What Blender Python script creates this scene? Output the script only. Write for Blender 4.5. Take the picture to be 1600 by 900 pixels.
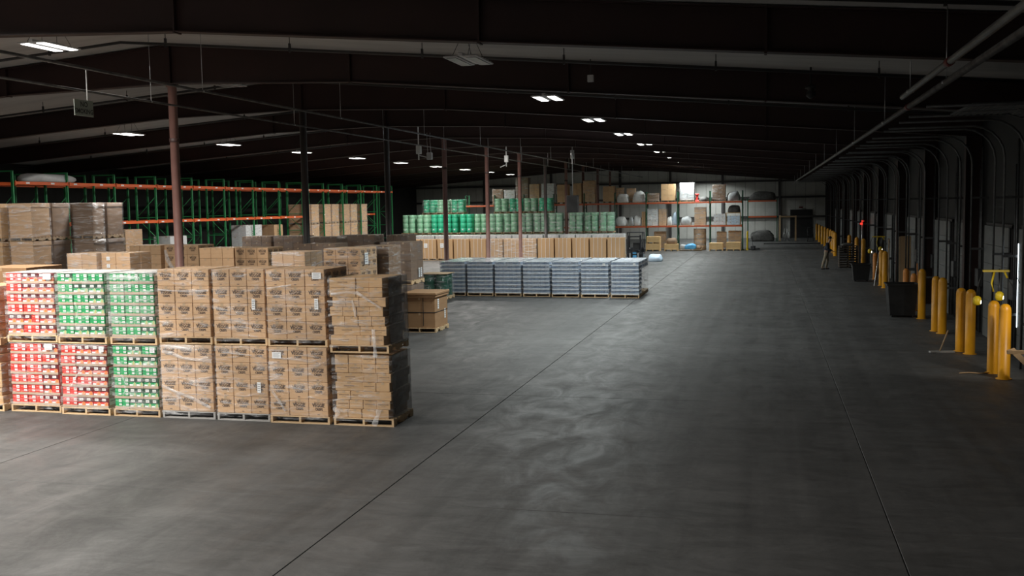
import bpy, bmesh, math, random
from mathutils import Matrix, Vector
random.seed(7)
R = random.Random(11)
for o in list(bpy.data.objects): bpy.data.objects.remove(o)
S = bpy.context.scene
COL = S.collection
PI = math.pi

# ------------------------------------------------------------------ camera
def cam_axes(yaw, pitch, roll):
    y, p, r = map(math.radians, (yaw, pitch, roll))
    f = Vector((-math.sin(y)*math.cos(p), math.cos(y)*math.cos(p), -math.sin(p)))
    rt = Vector((math.cos(y), math.sin(y), 0)); up = rt.cross(f)
    return math.cos(r)*rt+math.sin(r)*up, -math.sin(r)*rt+math.cos(r)*up, f
cd = bpy.data.cameras.new('camera'); cam = bpy.data.objects.new('camera', cd); COL.objects.link(cam)
rt, up, fw = cam_axes(14.086, 4.656, -0.978)
cam.matrix_world = Matrix(((rt.x, up.x, -fw.x, 0), (rt.y, up.y, -fw.y, 0), (rt.z, up.z, -fw.z, 3.8), (0, 0, 0, 1)))
cd.sensor_width = 36; cd.lens = 35.552; cd.clip_start = .1; cd.clip_end = 400
S.camera = cam
# ------------------------------------------------------------------ world, exposure
w = bpy.data.worlds.new('world'); S.world = w; w.use_nodes = True
w.node_tree.nodes['Background'].inputs[0].default_value = (.05, .05, .055, 1)
w.node_tree.nodes['Background'].inputs[1].default_value = .02
vs = S.view_settings
vs.view_transform = 'Standard'; vs.look = 'None'; vs.gamma = 1; vs.use_curve_mapping = False
vs.exposure = 0.0
POWER_MID, POWER_RIGHT, POWER_LEFT = 1450, 400, 420
COOL, WARM = (.92, 1, .98), (1, .965, .90)

# ------------------------------------------------------------------ mesh helpers
class MB:
    def __init__(s): s.v = []; s.f = []; s.m = []; s.sm = []
    def add(s, vs, fs, m=0, sm=False):
        n = len(s.v); s.v += [tuple(p) for p in vs]
        for f in fs: s.f.append([n+i for i in f]); s.m.append(m); s.sm.append(sm)
        return s
    def box(s, x0, x1, y0, y1, z0, z1, m=0):
        return s.add([(x0,y0,z0),(x1,y0,z0),(x1,y1,z0),(x0,y1,z0),(x0,y0,z1),(x1,y0,z1),(x1,y1,z1),(x0,y1,z1)],
            [(0,3,2,1),(4,5,6,7),(0,1,5,4),(1,2,6,5),(2,3,7,6),(3,0,4,7)], m)
    def cbox(s, x0, x1, y0, y1, z0, z1, c=.008, m=0):
        # chamfered box
        V = []; idx = {}
        xs, ys, zs = (x0,x1), (y0,y1), (z0,z1)
        for i in (0,1):
            for j in (0,1):
                for k in (0,1):
                    dx, dy, dz = (c if i == 0 else -c), (c if j == 0 else -c), (c if k == 0 else -c)
                    idx[i,j,k,0] = len(V); V.append((xs[i], ys[j]+dy, zs[k]+dz))
                    idx[i,j,k,1] = len(V); V.append((xs[i]+dx, ys[j], zs[k]+dz))
                    idx[i,j,k,2] = len(V); V.append((xs[i]+dx, ys[j]+dy, zs[k]))
        F = []
        for a in (0,1):
            q = [(0,0),(1,0),(1,1),(0,1)]
            f0 = [idx[a,j,k,0] for j,k in q]; f1 = [idx[i,a,k,1] for i,k in q]; f2 = [idx[i,j,a,2] for i,j in q]
            F += [f0 if a else f0[::-1], f1[::-1] if a else f1, f2 if a else f2[::-1]]
        for a in (0,1):
            for b in (0,1):
                F.append([idx[a,b,0,0],idx[a,b,1,0],idx[a,b,1,1],idx[a,b,0,1]])
                F.append([idx[a,0,b,0],idx[a,1,b,0],idx[a,1,b,2],idx[a,0,b,2]])
                F.append([idx[0,a,b,1],idx[1,a,b,1],idx[1,a,b,2],idx[0,a,b,2]])
                for k in (0,1): F.append([idx[a,b,k,0],idx[a,b,k,1],idx[a,b,k,2]])
        return s.add(V, F, m)
    def quad(s, a, b, c, d, m=0): return s.add([a,b,c,d], [(0,1,2,3)], m)
    def tube(s, pts, r, n=8, m=0, cap=True):
        pts = [Vector(p) for p in pts]; rings = []
        for i, p in enumerate(pts):
            t = (pts[min(i+1,len(pts)-1)]-pts[max(i-1,0)]).normalized()
            a = t.cross(Vector((0,0,1)))
            if a.length < 1e-3: a = Vector((1,0,0))
            a.normalize(); b = t.cross(a)
            rr = r[i] if isinstance(r, (list,tuple)) else r
            rings.append([p+rr*(math.cos(2*PI*k/n)*a+math.sin(2*PI*k/n)*b) for k in range(n)])
        V = [q for g in rings for q in g]; F = []
        for i in range(len(pts)-1):
            for k in range(n): F.append((i*n+k, i*n+(k+1)%n, (i+1)*n+(k+1)%n, (i+1)*n+k))
        n0 = len(s.v); s.add(V, F, m, True)
        if cap:
            s.f.append([n0+k for k in range(n)][::-1]); s.m.append(m); s.sm.append(False)
            s.f.append([n0+(len(pts)-1)*n+k for k in range(n)]); s.m.append(m); s.sm.append(False)
        return s
    def lathe(s, prof, cx=0, cy=0, n=12, m=0):
        V = []; F = []
        for r, z in prof:
            for k in range(n): V.append((cx+r*math.cos(2*PI*k/n), cy+r*math.sin(2*PI*k/n), z))
        for i in range(len(prof)-1):
            for k in range(n): F.append((i*n+k, i*n+(k+1)%n, (i+1)*n+(k+1)%n, (i+1)*n+k))
        s.add(V, F, m, True)
        n0 = len(s.v)-len(V)
        s.f.append([n0+k for k in range(n)][::-1]); s.m.append(m); s.sm.append(False)
        s.f.append([n0+(len(prof)-1)*n+k for k in range(n)]); s.m.append(m); s.sm.append(False)
        return s
    def mesh(s, name, *mats):
        me = bpy.data.meshes.new(name); me.from_pydata(s.v, [], s.f); 
        for mt in mats: me.materials.append(M[mt] if isinstance(mt, str) else mt)
        me.polygons.foreach_set('material_index', s.m); me.polygons.foreach_set('use_smooth', s.sm)
        me.update(); return me
def ob(name, me, parent=None, loc=(0,0,0), rz=0, rot=None):
    o = bpy.data.objects.new(name, me); COL.objects.link(o); o.location = loc
    o.rotation_euler = rot if rot else (0, 0, rz)
    if parent: o.parent = parent
    return o
def tag(o, label, cat, group=None):
    o['label'] = label; o['category'] = cat
    if group: o['group'] = group
    return o
def thing(name, label, cat, loc=(0,0,0), rz=0, group=None):
    return tag(ob(name, None, None, loc, rz), label, cat, group)
def struct(name, me, loc=(0,0,0)):
    o = ob(name, me, None, loc); o['kind'] = 'structure'; return o
CACHE = {}
def cached(key, fn):
    if key not in CACHE: CACHE[key] = fn()
    return CACHE[key]
ORD = ['first','second','third','fourth','fifth','sixth','seventh','eighth','ninth','tenth','eleventh','twelfth','thirteenth','fourteenth','fifteenth','sixteenth','seventeenth','eighteenth','nineteenth','twentieth','twenty-first','twenty-second','twenty-third','twenty-fourth']

# ------------------------------------------------------------------ materials
M = {}
def mat(name, c1, c2=None, scale=6, rough=.7, metal=0, bump=0, rnd=0, stretch=(1,1,1), coat=0, world=False, emit=None, spec=.5, detail=4):
    m = bpy.data.materials.new(name); m.use_nodes = True; nt = m.node_tree; N = nt.nodes; L = nt.links
    b = N['Principled BSDF']; b.inputs['Roughness'].default_value = rough; b.inputs['Metallic'].default_value = metal
    b.inputs['Specular IOR Level'].default_value = spec
    if coat: b.inputs['Coat Weight'].default_value = coat; b.inputs['Coat Roughness'].default_value = .12
    b.inputs['Base Color'].default_value = (*c1, 1)
    out = None
    if c2 or bump:
        if world: g = N.new('ShaderNodeNewGeometry').outputs['Position']
        else: g = N.new('ShaderNodeTexCoord').outputs['Object']
        mp = N.new('ShaderNodeMapping'); mp.inputs['Scale'].default_value = stretch; L.new(g, mp.inputs[0])
        n = N.new('ShaderNodeTexNoise'); n.inputs['Scale'].default_value = scale; n.inputs['Detail'].default_value = detail; L.new(mp.outputs[0], n.inputs[0])
        if c2:
            r = N.new('ShaderNodeValToRGB'); r.color_ramp.elements[0].position = .3; r.color_ramp.elements[1].position = .7
            r.color_ramp.elements[0].color = (*c1, 1); r.color_ramp.elements[1].color = (*c2, 1)
            L.new(n.outputs[0], r.inputs[0]); out = r.outputs[0]
        if bump:
            bp = N.new('ShaderNodeBump'); bp.inputs['Strength'].default_value = bump; bp.inputs['Distance'].default_value = .02
            L.new(n.outputs[0], bp.inputs['Height']); L.new(bp.outputs[0], b.inputs['Normal'])
    if rnd:
        oi = N.new('ShaderNodeObjectInfo'); hs = N.new('ShaderNodeHueSaturation')
        mr = N.new('ShaderNodeMapRange'); mr.inputs[3].default_value = 1-rnd; mr.inputs[4].default_value = 1+rnd
        L.new(oi.outputs['Random'], mr.inputs[0]); L.new(mr.outputs[0], hs.inputs['Value'])
        if out: L.new(out, hs.inputs['Color'])
        else: hs.inputs['Color'].default_value = (*c1, 1)
        out = hs.outputs[0]
    if out: L.new(out, b.inputs['Base Color'])
    if emit: b.inputs['Emission Color'].default_value = (*c1, 1); b.inputs['Emission Strength'].default_value = emit
    M[name] = m; return m
def film_mat(name, lo, hi, tint=(.9,.9,.92), scale=2.2, st=(1,1,5), rough=.16):
    m = bpy.data.materials.new(name); m.use_nodes = True; nt = m.node_tree; N = nt.nodes; L = nt.links
    N.remove(N['Principled BSDF']); out = N['Material Output']
    tc = N.new('ShaderNodeNewGeometry'); mp = N.new('ShaderNodeMapping'); mp.inputs['Scale'].default_value = st; mp.inputs['Rotation'].default_value = (.05,.12,0)
    L.new(tc.outputs['Position'], mp.inputs[0])
    n = N.new('ShaderNodeTexNoise'); n.inputs['Scale'].default_value = scale; n.inputs['Detail'].default_value = 5; n.inputs['Roughness'].default_value = .65; n.inputs['Distortion'].default_value = .8; L.new(mp.outputs[0], n.inputs[0])
    r = N.new('ShaderNodeMapRange'); r.inputs[1].default_value = .48; r.inputs[2].default_value = .8; r.inputs[3].default_value = lo; r.inputs[4].default_value = hi; L.new(n.outputs[0], r.inputs[0])
    bp = N.new('ShaderNodeBump'); bp.inputs['Strength'].default_value = .9; bp.inputs['Distance'].default_value = .06; L.new(n.outputs[0], bp.inputs['Height'])
    g = N.new('ShaderNodeBsdfPrincipled'); g.inputs['Base Color'].default_value = (*tint, 1); g.inputs['Roughness'].default_value = rough; g.inputs['Specular IOR Level'].default_value = .9
    L.new(bp.outputs[0], g.inputs['Normal'])
    t = N.new('ShaderNodeBsdfTransparent'); mx = N.new('ShaderNodeMixShader')
    L.new(r.outputs[0], mx.inputs[0]); L.new(t.outputs[0], mx.inputs[1]); L.new(g.outputs[0], mx.inputs[2]); L.new(mx.outputs[0], out.inputs[0])
    M[name] = m
def floor_mat():
    m = bpy.data.materials.new('concrete'); m.use_nodes = True; nt = m.node_tree; N = nt.nodes; L = nt.links
    b = N['Principled BSDF']; pos = N.new('ShaderNodeNewGeometry').outputs['Position']
    def noise(sc, st, det=5, rgh=.6, dist=0):
        mp = N.new('ShaderNodeMapping'); mp.inputs['Scale'].default_value = st; L.new(pos, mp.inputs[0])
        n = N.new('ShaderNodeTexNoise'); n.inputs['Scale'].default_value = sc; n.inputs['Detail'].default_value = det; n.inputs['Roughness'].default_value = rgh; n.inputs['Distortion'].default_value = dist
        L.new(mp.outputs[0], n.inputs[0]); return n.outputs[0]
    def rng(x, a, bb, c, d):
        r = N.new('ShaderNodeMapRange'); L.new(x, r.inputs[0])
        for i, vv in enumerate((a, bb, c, d)): r.inputs[i+1].default_value = vv
        return r.outputs[0]
    def mul(x, y):
        q = N.new('ShaderNodeMath'); q.operation = 'MULTIPLY'; L.new(x, q.inputs[0]); L.new(y, q.inputs[1]); return q.outputs[0]
    a = rng(noise(.35, (1,1,1)), .3, .7, .86, 1.1)
    c = rng(noise(1.6, (.4,1,1), 12, .85, 1.2), .35, .65, .68, 1.25)
    d = rng(noise(3.2, (.3,1.2,1), 9, .85, .4), .25, .5, .66, 1.06)
    # long faint wheel-track streaks along the aisle
    e = rng(noise(1.1, (2.2,.05,1), 3, .5, .6), .4, .6, .88, 1.06)
    v = mul(mul(a, c), mul(d, e))
    mx = N.new('ShaderNodeMix'); mx.data_type = 'RGBA'; mx.blend_type = 'MULTIPLY'; mx.inputs[0].default_value = 1
    mx.inputs[6].default_value = (.082, .081, .080, 1); cb = N.new('ShaderNodeCombineColor')
    for i in range(3): L.new(v, cb.inputs[i])
    L.new(cb.outputs[0], mx.inputs[7]); L.new(mx.outputs[2], b.inputs['Base Color'])
    L.new(rng(noise(1.7, (1,.5,1), 7, .7, .8), .35, .65, .46, .7), b.inputs['Roughness'])
    bp = N.new('ShaderNodeBump'); bp.inputs['Strength'].default_value = .12; bp.inputs['Distance'].default_value = .01
    L.new(noise(9, (1,1,1), 6), bp.inputs['Height']); L.new(bp.outputs[0], b.inputs['Normal'])
    b.inputs['Specular IOR Level'].default_value = .32
    M['concrete'] = m
floor_mat()
mat('joint', (.03,.028,.026), rough=.9)
mat('cardboard', (.53,.335,.185), (.60,.39,.23), 3, .75, rnd=.07, stretch=(1,1,4))
mat('cardboard_gold', (.55,.345,.175), (.60,.39,.21), 3, .7, rnd=.07, stretch=(1,1,4))
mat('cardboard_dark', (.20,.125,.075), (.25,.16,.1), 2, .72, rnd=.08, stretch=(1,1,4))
mat('cardboard_tan', (.43,.27,.14), (.5,.32,.17), 2, .75, rnd=.06, stretch=(5,5,.4))
mat('tape', (.48,.34,.21), rough=.3, rnd=.05)
mat('ink', (.07,.042,.03), rough=.7)
mat('ink_soft', (.22,.14,.09), rough=.7)
mat('wood', (.55,.38,.21), (.66,.48,.29), 5, .75, rnd=.12, stretch=(1,6,6))
mat('wood_dark', (.36,.25,.15), (.46,.33,.2), 5, .8, rnd=.12, stretch=(1,6,6))
mat('wood_grey', (.33,.32,.31), (.42,.41,.39), 5, .8, rnd=.1, stretch=(1,6,6))
mat('pack_red', (.66,.045,.035), rough=.35, rnd=.08)
mat('pack_maroon', (.10,.018,.022), rough=.4)
mat('pack_orange', (.85,.24,.06), rough=.4)
mat('pack_salmon', (.78,.33,.22), rough=.4)
mat('pack_green', (.02,.33,.11), rough=.35, rnd=.08)
mat('pack_pine', (.03,.07,.045), rough=.4)
mat('pack_mint', (.30,.62,.36), rough=.4)
mat('pack_wheat', (.50,.47,.22), rough=.4)
mat('pack_white', (.82,.82,.80), rough=.4)
mat('tray_card', (.44,.33,.25), (.5,.38,.29), 4, .75, rnd=.06)
mat('paper', (.86,.87,.88), rough=.6)
mat('cap_card', (.5,.48,.45), (.58,.56,.53), 3, .6)
mat('cardboard_brown', (.33,.185,.09), (.38,.22,.11), 2, .72, rnd=.05, stretch=(1,1,4))
mat('print_grey', (.35,.36,.38), rough=.6)
film_mat('film', .02, .62, scale=3.2, st=(.7,.7,4))
film_mat('tire_mark', .0, .16, tint=(.012,.012,.012), scale=2, st=(1,1,1), rough=.55)
film_mat('film_heavy', .07, .8, scale=2.2, st=(.7,.7,4))
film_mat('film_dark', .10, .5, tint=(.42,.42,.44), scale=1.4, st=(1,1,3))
film_mat('film_black', .62, .95, tint=(.02,.021,.022), scale=2.5, st=(1,1,3), rough=.25)
film_mat('film_strip', .3, .85, scale=5, st=(1,1,2))
mat('plastic_white', (.74,.75,.76), (.62,.64,.66), 7, .35, bump=.4, coat=.3, rnd=.1)
mat('sack_white', (.75,.75,.74), (.6,.61,.62), 5, .45, bump=.6, coat=.2, rnd=.12)
mat('sack_grey', (.36,.37,.38), (.48,.49,.5), 5, .5, bump=.6, rnd=.12)
mat('sack_dark', (.05,.048,.045), (.10,.095,.09), 5, .7, bump=.6)
mat('tarp_blue', (.08,.33,.62), (.12,.42,.72), 6, .4, bump=.8)
mat('sack_blue', (.45,.58,.72), (.55,.66,.78), 6, .4, bump=.6)
mat('roll_green', (.03,.40,.22), (.05,.5,.29), 2, .35, rnd=.16, stretch=(1,1,8), coat=.3)
mat('roll_pale', (.17,.46,.27), (.36,.60,.43), 2, .35, rnd=.2, stretch=(1,1,8), coat=.3)
mat('bottle_blue', (.19,.26,.38), (.34,.43,.56), 8, .15, coat=.8)
mat('shrink_pale', (.80,.86,.93), (.62,.68,.78), 9, .22, bump=.3, coat=.6, stretch=(1,1,.5))
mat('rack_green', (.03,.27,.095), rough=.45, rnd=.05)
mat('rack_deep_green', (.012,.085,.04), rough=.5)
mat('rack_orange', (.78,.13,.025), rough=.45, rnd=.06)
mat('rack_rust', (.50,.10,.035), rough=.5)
mat('steel_red', (.135,.066,.055), (.17,.085,.07), 3, .55, world=True)
mat('beam_red', (.026,.0105,.009), (.037,.0145,.012), 1.2, .6, world=True)
mat('roof_white', (.47,.46,.45), (.58,.57,.55), .9, .7, world=True, stretch=(.25,3,3), bump=.25)
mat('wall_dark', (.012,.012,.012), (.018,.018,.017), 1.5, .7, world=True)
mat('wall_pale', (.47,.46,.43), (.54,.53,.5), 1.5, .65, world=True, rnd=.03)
mat('girt', (.05,.045,.045), rough=.6)
mat('pipe_grey', (.07,.068,.065), (.16,.155,.15), 4, .45, metal=.3, world=True)
mat('pipe_black', (.035,.033,.033), rough=.5)
mat('pipe_red', (.14,.018,.015), rough=.5)
mat('galv', (.45,.46,.47), (.6,.61,.62), 9, .32, metal=.9)
mat('track_steel', (.09,.092,.095), (.14,.143,.146), 9, .42, metal=.5)
mat('white_metal', (.8,.8,.79), rough=.4)
mat('housing', (.62,.62,.62), rough=.45)
mat('led_on', (1,.99,.95), emit=5)
mat('led_off', (.30,.31,.31), (.2,.2,.2), 20, .3)
mat('bollard_yellow', (.80,.36,.012), (.66,.29,.010), 3, .42, world=True, spec=.5)
mat('guard_yellow', (.85,.6,.02), rough=.45)
mat('orange_paint', (.62,.22,.03), rough=.5)
mat('black_plastic', (.012,.012,.013), (.02,.02,.021), 6, .5)
mat('black_metal', (.016,.017,.02), rough=.4, metal=.2)
mat('door_pale', (.13,.14,.14), (.17,.18,.18), 2, .5, world=True)
mat('door_ribbed', (.08,.083,.083), (.11,.115,.115), 2, .5, world=True)
mat('red_lamp', (1,.05,.03), emit=1.0)
mat('lamp_glow', (1,.93,.75), emit=5)
mat('daylight', (.85,.95,1), emit=4)
mat('sign_green', (.30,.34,.29), rough=.5)
mat('sign_ink', (.012,.012,.012), rough=.6)
mat('skin', (.42,.25,.17), rough=.55)
mat('jacket_navy', (.02,.024,.04), (.03,.034,.05), 20, .85)
mat('trousers_khaki', (.25,.21,.15), (.3,.25,.18), 20, .85)
mat('dark_wood', (.06,.045,.035), (.09,.07,.05), 4, .75)
mat('plywood', (.42,.27,.14), (.48,.32,.18), 3, .7, stretch=(4,4,.4))
mat('crate_pine', (.62,.40,.18), (.7,.47,.23), 4, .7, rnd=.08)
mat('red_plastic', (.7,.05,.04), rough=.4)
mat('bottle_cap', (.75,.77,.78), rough=.4)

# ------------------------------------------------------------------ the building
XR, XL, YN, YF, XRIDGE = 6.0, -38.0, -14.0, 108.0, -15.0
def deck(x): return 8.14-.092*(x-XRIDGE) if x > XRIDGE else 8.14-.075*(XRIDGE-x)
def beam_bottom(x):
    pts = [(-38,5.75),(-20,7.0),(-15,7.1),(-10,6.92),(6,5.52)]
    for (a,za),(b,zb) in zip(pts, pts[1:]):
        if a <= x <= b: return za+(zb-za)*(x-a)/(b-a)
FR = [23.76+7.69*k for k in range(-4, 11)]
# floor: concrete slabs with sawn joints
fl = struct('floor', MB().box(XL, XR, YN, YF, -.25, -.03).mesh('floor', 'joint'))
xs = [XL]+[-4.96-6.4*k for k in range(5,-1,-1)]+[1.43, XR]
xs = sorted(x for x in xs if XL <= x <= XR)
ys = [YN]+[12.05+7.42*k for k in range(-3, 13)]+[YF]
for x0, x1 in zip(xs, xs[1:]):
    for y0, y1 in zip(ys, ys[1:]):
        g = .006; W, D = x1-x0, y1-y0
        me = cached(('slab', round(W,2), round(D,2)), lambda: MB().cbox(g, W-g, g, D-g, -.12, 0, .004).mesh('slab', 'concrete'))
        ob('slab', me, fl, (x0, y0, 0))
# tyre marks: thin rubber smears curving on the slabs
def smear(pts, wd):
    mb = MB(); P = [Vector((*p, .0012)) for p in pts]; V = []
    for i, p in enumerate(P):
        t = (P[min(i+1,len(P)-1)]-P[max(i-1,0)]).normalized(); n = Vector((-t.y, t.x, 0)); f = wd*(1 if 0 < i < len(P)-1 else .3)
        V += [p-n*f/2, p+n*f/2]
    return mb.add(V, [(2*i+1, 2*i, 2*i+2, 2*i+3) for i in range(len(P)-1)]).mesh('tire_mark', 'tire_mark')
# ceiling
mb = MB()
for x0, x1 in ((XL, XRIDGE), (XRIDGE, XR)):
    mb.add([(x0,YN,deck(x0)),(x1,YN,deck(x1)),(x1,YF,deck(x1)),(x0,YF,deck(x0)),(x0,YN,deck(x0)+.2),(x1,YN,deck(x1)+.2),(x1,YF,deck(x1)+.2),(x0,YF,deck(x0)+.2)],
           [(0,1,2,3),(4,7,6,5),(0,4,5,1),(2,6,7,3),(1,5,6,2),(0,3,7,4)])
struct('ceiling', mb.mesh('ceiling', 'roof_white'))
# walls
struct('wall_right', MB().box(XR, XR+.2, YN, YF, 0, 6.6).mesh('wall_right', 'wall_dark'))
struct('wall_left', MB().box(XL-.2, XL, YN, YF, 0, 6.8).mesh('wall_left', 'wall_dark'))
struct('wall_near', MB().box(XL, XR, YN-.2, YN, 0, 8.4).mesh('wall_near', 'wall_dark'))
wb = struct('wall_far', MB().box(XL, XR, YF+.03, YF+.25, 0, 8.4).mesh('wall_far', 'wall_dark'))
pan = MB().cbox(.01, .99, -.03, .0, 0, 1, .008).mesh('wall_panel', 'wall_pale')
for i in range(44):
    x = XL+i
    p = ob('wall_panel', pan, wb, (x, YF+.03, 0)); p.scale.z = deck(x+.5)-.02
for z in (2.2, 4.2, 5.9):
    ob('girt', MB().box(XL, XR, YF-.25, YF-.02, z-.1, z+.1).mesh('girt', 'girt'), wb)
for x in (-30.0, -22.5, -15, -9.7, -4.3, 1.43):
    ob('wall_stud', MB().box(x-.12, x+.12, YF-.3, YF-.02, 0, deck(x)-.05).mesh('wall_stud', 'girt'), wb)
ob('doorway_panel', MB().box(2.5, 4.7, YF-.1, YF-.02, 0, 2.9).mesh('doorway_panel', 'black_plastic'), wb)
ob('exit_light', MB().cbox(3.35, 3.75, YF-.16, YF-.1, 3.05, 3.2, .01).mesh('exit_light', 'pipe_red'), wb)
# roof beams (one tapered rafter per frame line, ribs on the web) and their wall posts
ST = [-38,-32,-26,-20,-15,-10,-4.5,0,6]
def beam_mesh():
    mb = MB()
    for a, b in zip(ST, ST[1:]):
        za, zb, ta, tb = beam_bottom(a), beam_bottom(b), deck(a)-.03, deck(b)-.03
        for y0, y1, l, h in ((-.01,.01,0,0),):
            mb.add([(a,y0,za),(b,y0,zb),(b,y0,tb),(a,y0,ta),(a,y1,za),(b,y1,zb),(b,y1,tb),(a,y1,ta)], [(0,1,2,3),(4,7,6,5),(0,4,5,1),(3,2,6,7)])
        for (pa, pb) in ((za, zb), (ta-.02, tb-.02)):
            mb.add([(a,-.12,pa),(b,-.12,pb),(b,.12,pb),(a,.12,pa),(a,-.12,pa+.02),(b,-.12,pb+.02),(b,.12,pb+.02),(a,.12,pa+.02)],
                   [(0,3,2,1),(4,5,6,7),(0,1,5,4),(2,3,7,6)])
    return mb.mesh('roof_beam', 'beam_red')
bm_ = beam_mesh()
rib = {}
for i, y in enumerate(FR):
    t = struct('trim_%d' % (i+1), bm_, (0, y, 0))
    for x in (-20, -15, -10, -4.5, 0):
        me = cached(('rib', x), lambda: MB().box(x-.02, x+.02, -.11, .11, beam_bottom(x)-.02, deck(x)-.05).mesh('splice_plate', 'beam_red'))
        ob('splice_plate', me, t)
    pm = cached('wallpost', lambda: MB().box(XR-.45, XR-.43, -.15, .15, 0, 5.5).box(XR-.43, XR-.05, -.012, .012, 0, 5.6).box(XR-.05, XR-.03, -.15, .15, 0, 5.6).mesh('wall_post', 'beam_red'))
    ob('wall_post', pm, t)
# round pipe columns under the ridge
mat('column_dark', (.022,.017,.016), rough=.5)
colm = MB().lathe([(.19,0),(.19,.02),(.115,.021),(.115,7.03),(.16,7.031),(.16,7.09)], n=16).mesh('pillar', 'steel_red')
ferr = MB().lathe([(.125,0),(.13,.02),(.13,.08),(.125,.1)], n=16).mesh('ferrule', 'beam_red')
for k in range(11):
    y = 23.76+7.69*k
    lb = ('tall red-brown steel pipe column nearest the camera, rising behind the front pallets' if k == 0 else
          'red-brown steel pipe column, %s from the camera in the ridge row' % ORD[k])
    c = thing('support_column', lb, 'column', (XRIDGE, y, 0), 0, 'steel columns along the ridge')
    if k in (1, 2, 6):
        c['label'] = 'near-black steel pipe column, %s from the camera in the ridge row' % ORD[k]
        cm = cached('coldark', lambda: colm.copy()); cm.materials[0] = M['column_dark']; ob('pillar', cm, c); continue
    ob('pillar', colm, c); ob('clamp_ring', ferr, c, (0,0,5.6))

# ------------------------------------------------------------------ lamps
def fixture_meshes():
    h = MB()
    h.cbox(-.62, .62, -.045, .045, .02, .09, .01)
    for s in (-1, 1):
        h.cbox(-.62*1, .62, s*.2-.15, s*.2+.15, 0, .03, .008)
        for k in range(6): h.box(-.55+k*.2, -.47+k*.2, s*.2-.13, s*.2+.13, .03, .045)
    led = MB().box(-.56, .56, -.1, .1, -.012, .0)
    wire = MB()
    wire.tube([(.5, -.2, .03), (.25, 0, .6)], .006, 5); wire.tube([(.5, .2, .03), (.25, 0, .6)], .006, 5)
    return h.mesh('lamp_housing', 'housing'), led.mesh('led_panel', 'led_on'), led.mesh('led_panel', 'led_off'), wire.mesh('hanger_wire', 'pipe_black')
FH, FLED, FOFF, FWIRE = fixture_meshes()
def lamp(label, group, x, y, z, power, color, on=True, rz=0):
    t = thing('high_bay_light', label, 'light', (x, y, z), PI/2, group)
    ob('lamp_housing', FH, t); ob('hanger_wire', FWIRE, t); ob('hanger_wire', FWIRE, t, (0,0,0), PI)
    for s in (-1, 1): ob('led_panel', FLED if on else FOFF, t, (0, s*.2, 0))
    if on:
        ld = cached(('lamp', power, color), lambda: bpy.data.lights.new('high_bay', 'AREA'))
        ld.shape = 'RECTANGLE'; ld.size = 1.1; ld.size_y = .2; ld.energy = power/2; ld.color = color; ld.spread = math.radians(150 if power == POWER_RIGHT else 170)
        for s in (-1, 1): ob('lamp_beam', ld, t, (0, s*.2, -.02))
for k in range(12):
    y = 19.9+7.69*k
    lamp('unlit white high-bay light hanging in the dark above the aisle' if k == 0 else 'lit high-bay light over the aisle, %s lit one in its receding row' % ORD[k-1],
         'high-bay lights over the aisle', -5.81, y, 6.72, POWER_RIGHT, COOL, k > 0)
for k in range(9):
    lamp('lit high-bay light in the left roof bay, %s from the left of its row' % ORD[k], 'high-bay lights in the left bay', -24.3, 35.3+7.69*k, 6.85, POWER_LEFT, WARM)
lamp('large lit twin-panel high-bay light at the upper left above the no smoking sign', 'high-bay lights near the camera', -15.6, 19.9, 7.53, 520, WARM)
for k, (x, y, z) in enumerate(((-15.6,12.2,7.53),(-15.6,4.5,7.53),(-15.6,-3.2,7.53),(-9.2,4.5,7.0))):
    lamp('lit high-bay light above or behind the camera, %s of four' % ORD[k], 'high-bay lights near the camera', x, y, z, POWER_MID if k < 3 else 800, WARM)
for k, y in enumerate((19.9, 27.6)):
    lamp('lit high-bay light of the left bay beyond the left edge, %s of two' % ORD[k], 'high-bay lights in the left bay', -25.6, y, 6.85, 230, WARM)
for k in range(8):
    y = 27.6+7.69*k; on = 3 <= k <= 5
    lamp('%s high-bay light tucked up behind the ridge beams, %s from the camera' % ('lit' if on else 'unlit', ORD[k]), 'high-bay lights under the ridge', -15.6, y, 7.53, POWER_LEFT+60, WARM, on)

# ------------------------------------------------------------------ lettering
def text_mesh(name, lines, *mats):
    """lines: (text, size, x, z, shear, thicken, material index); drawn in the XZ plane facing -Y"""
    mb = MB(); dg = bpy.context.evaluated_depsgraph_get()
    for txt, size, x, z, shear, off, mi, sx in lines:
        cu = bpy.data.curves.new('t', 'FONT'); cu.body = txt; cu.size = size; cu.align_x = 'CENTER'; cu.align_y = 'CENTER'; cu.shear = shear; cu.offset = off; cu.resolution_u = 2
        o = bpy.data.objects.new('t', cu); COL.objects.link(o); bpy.context.view_layer.update()
        me = o.evaluated_get(bpy.context.evaluated_depsgraph_get()).to_mesh()
        mb.add([(x+v.co.x*sx, 0, z+v.co.y) for v in me.vertices], [tuple(p.vertices) for p in me.polygons], mi)
        o.to_mesh_clear(); bpy.data.objects.remove(o); bpy.data.curves.remove(cu)
    return mb.mesh(name, *mats)
def flare(me, k=.35, z0=0):
    for v in me.vertices: v.co.z += 0
    return me
VEG = [('Beaton\'s', .042, .0, .095, .25, .0005, 1, 1.2), ('VEGGIE', .080, 0, .040, 0, .0032, 0, .86), ('CRISPS', .060, .004, -.026, 0, .0025, 0, .80), ('\u2013\u2013', .03, 0, .128, 0, .001, 1, 1)]
LET_A = text_mesh('printed_lettering', VEG, 'ink', 'ink_soft')
for v in LET_A.vertices:                       # the top word flares outwards like the printed logo
    if -.0 < v.co.z < .075: v.co.z += .012*min(1, abs(v.co.x)/.1)*(1 if v.co.z > .035 else .2); v.co.x *= 1+.9*max(0, v.co.z-.03)
LET_LINE = text_mesh('printed_lettering', VEG, 'ink', 'ink_soft')
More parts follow.
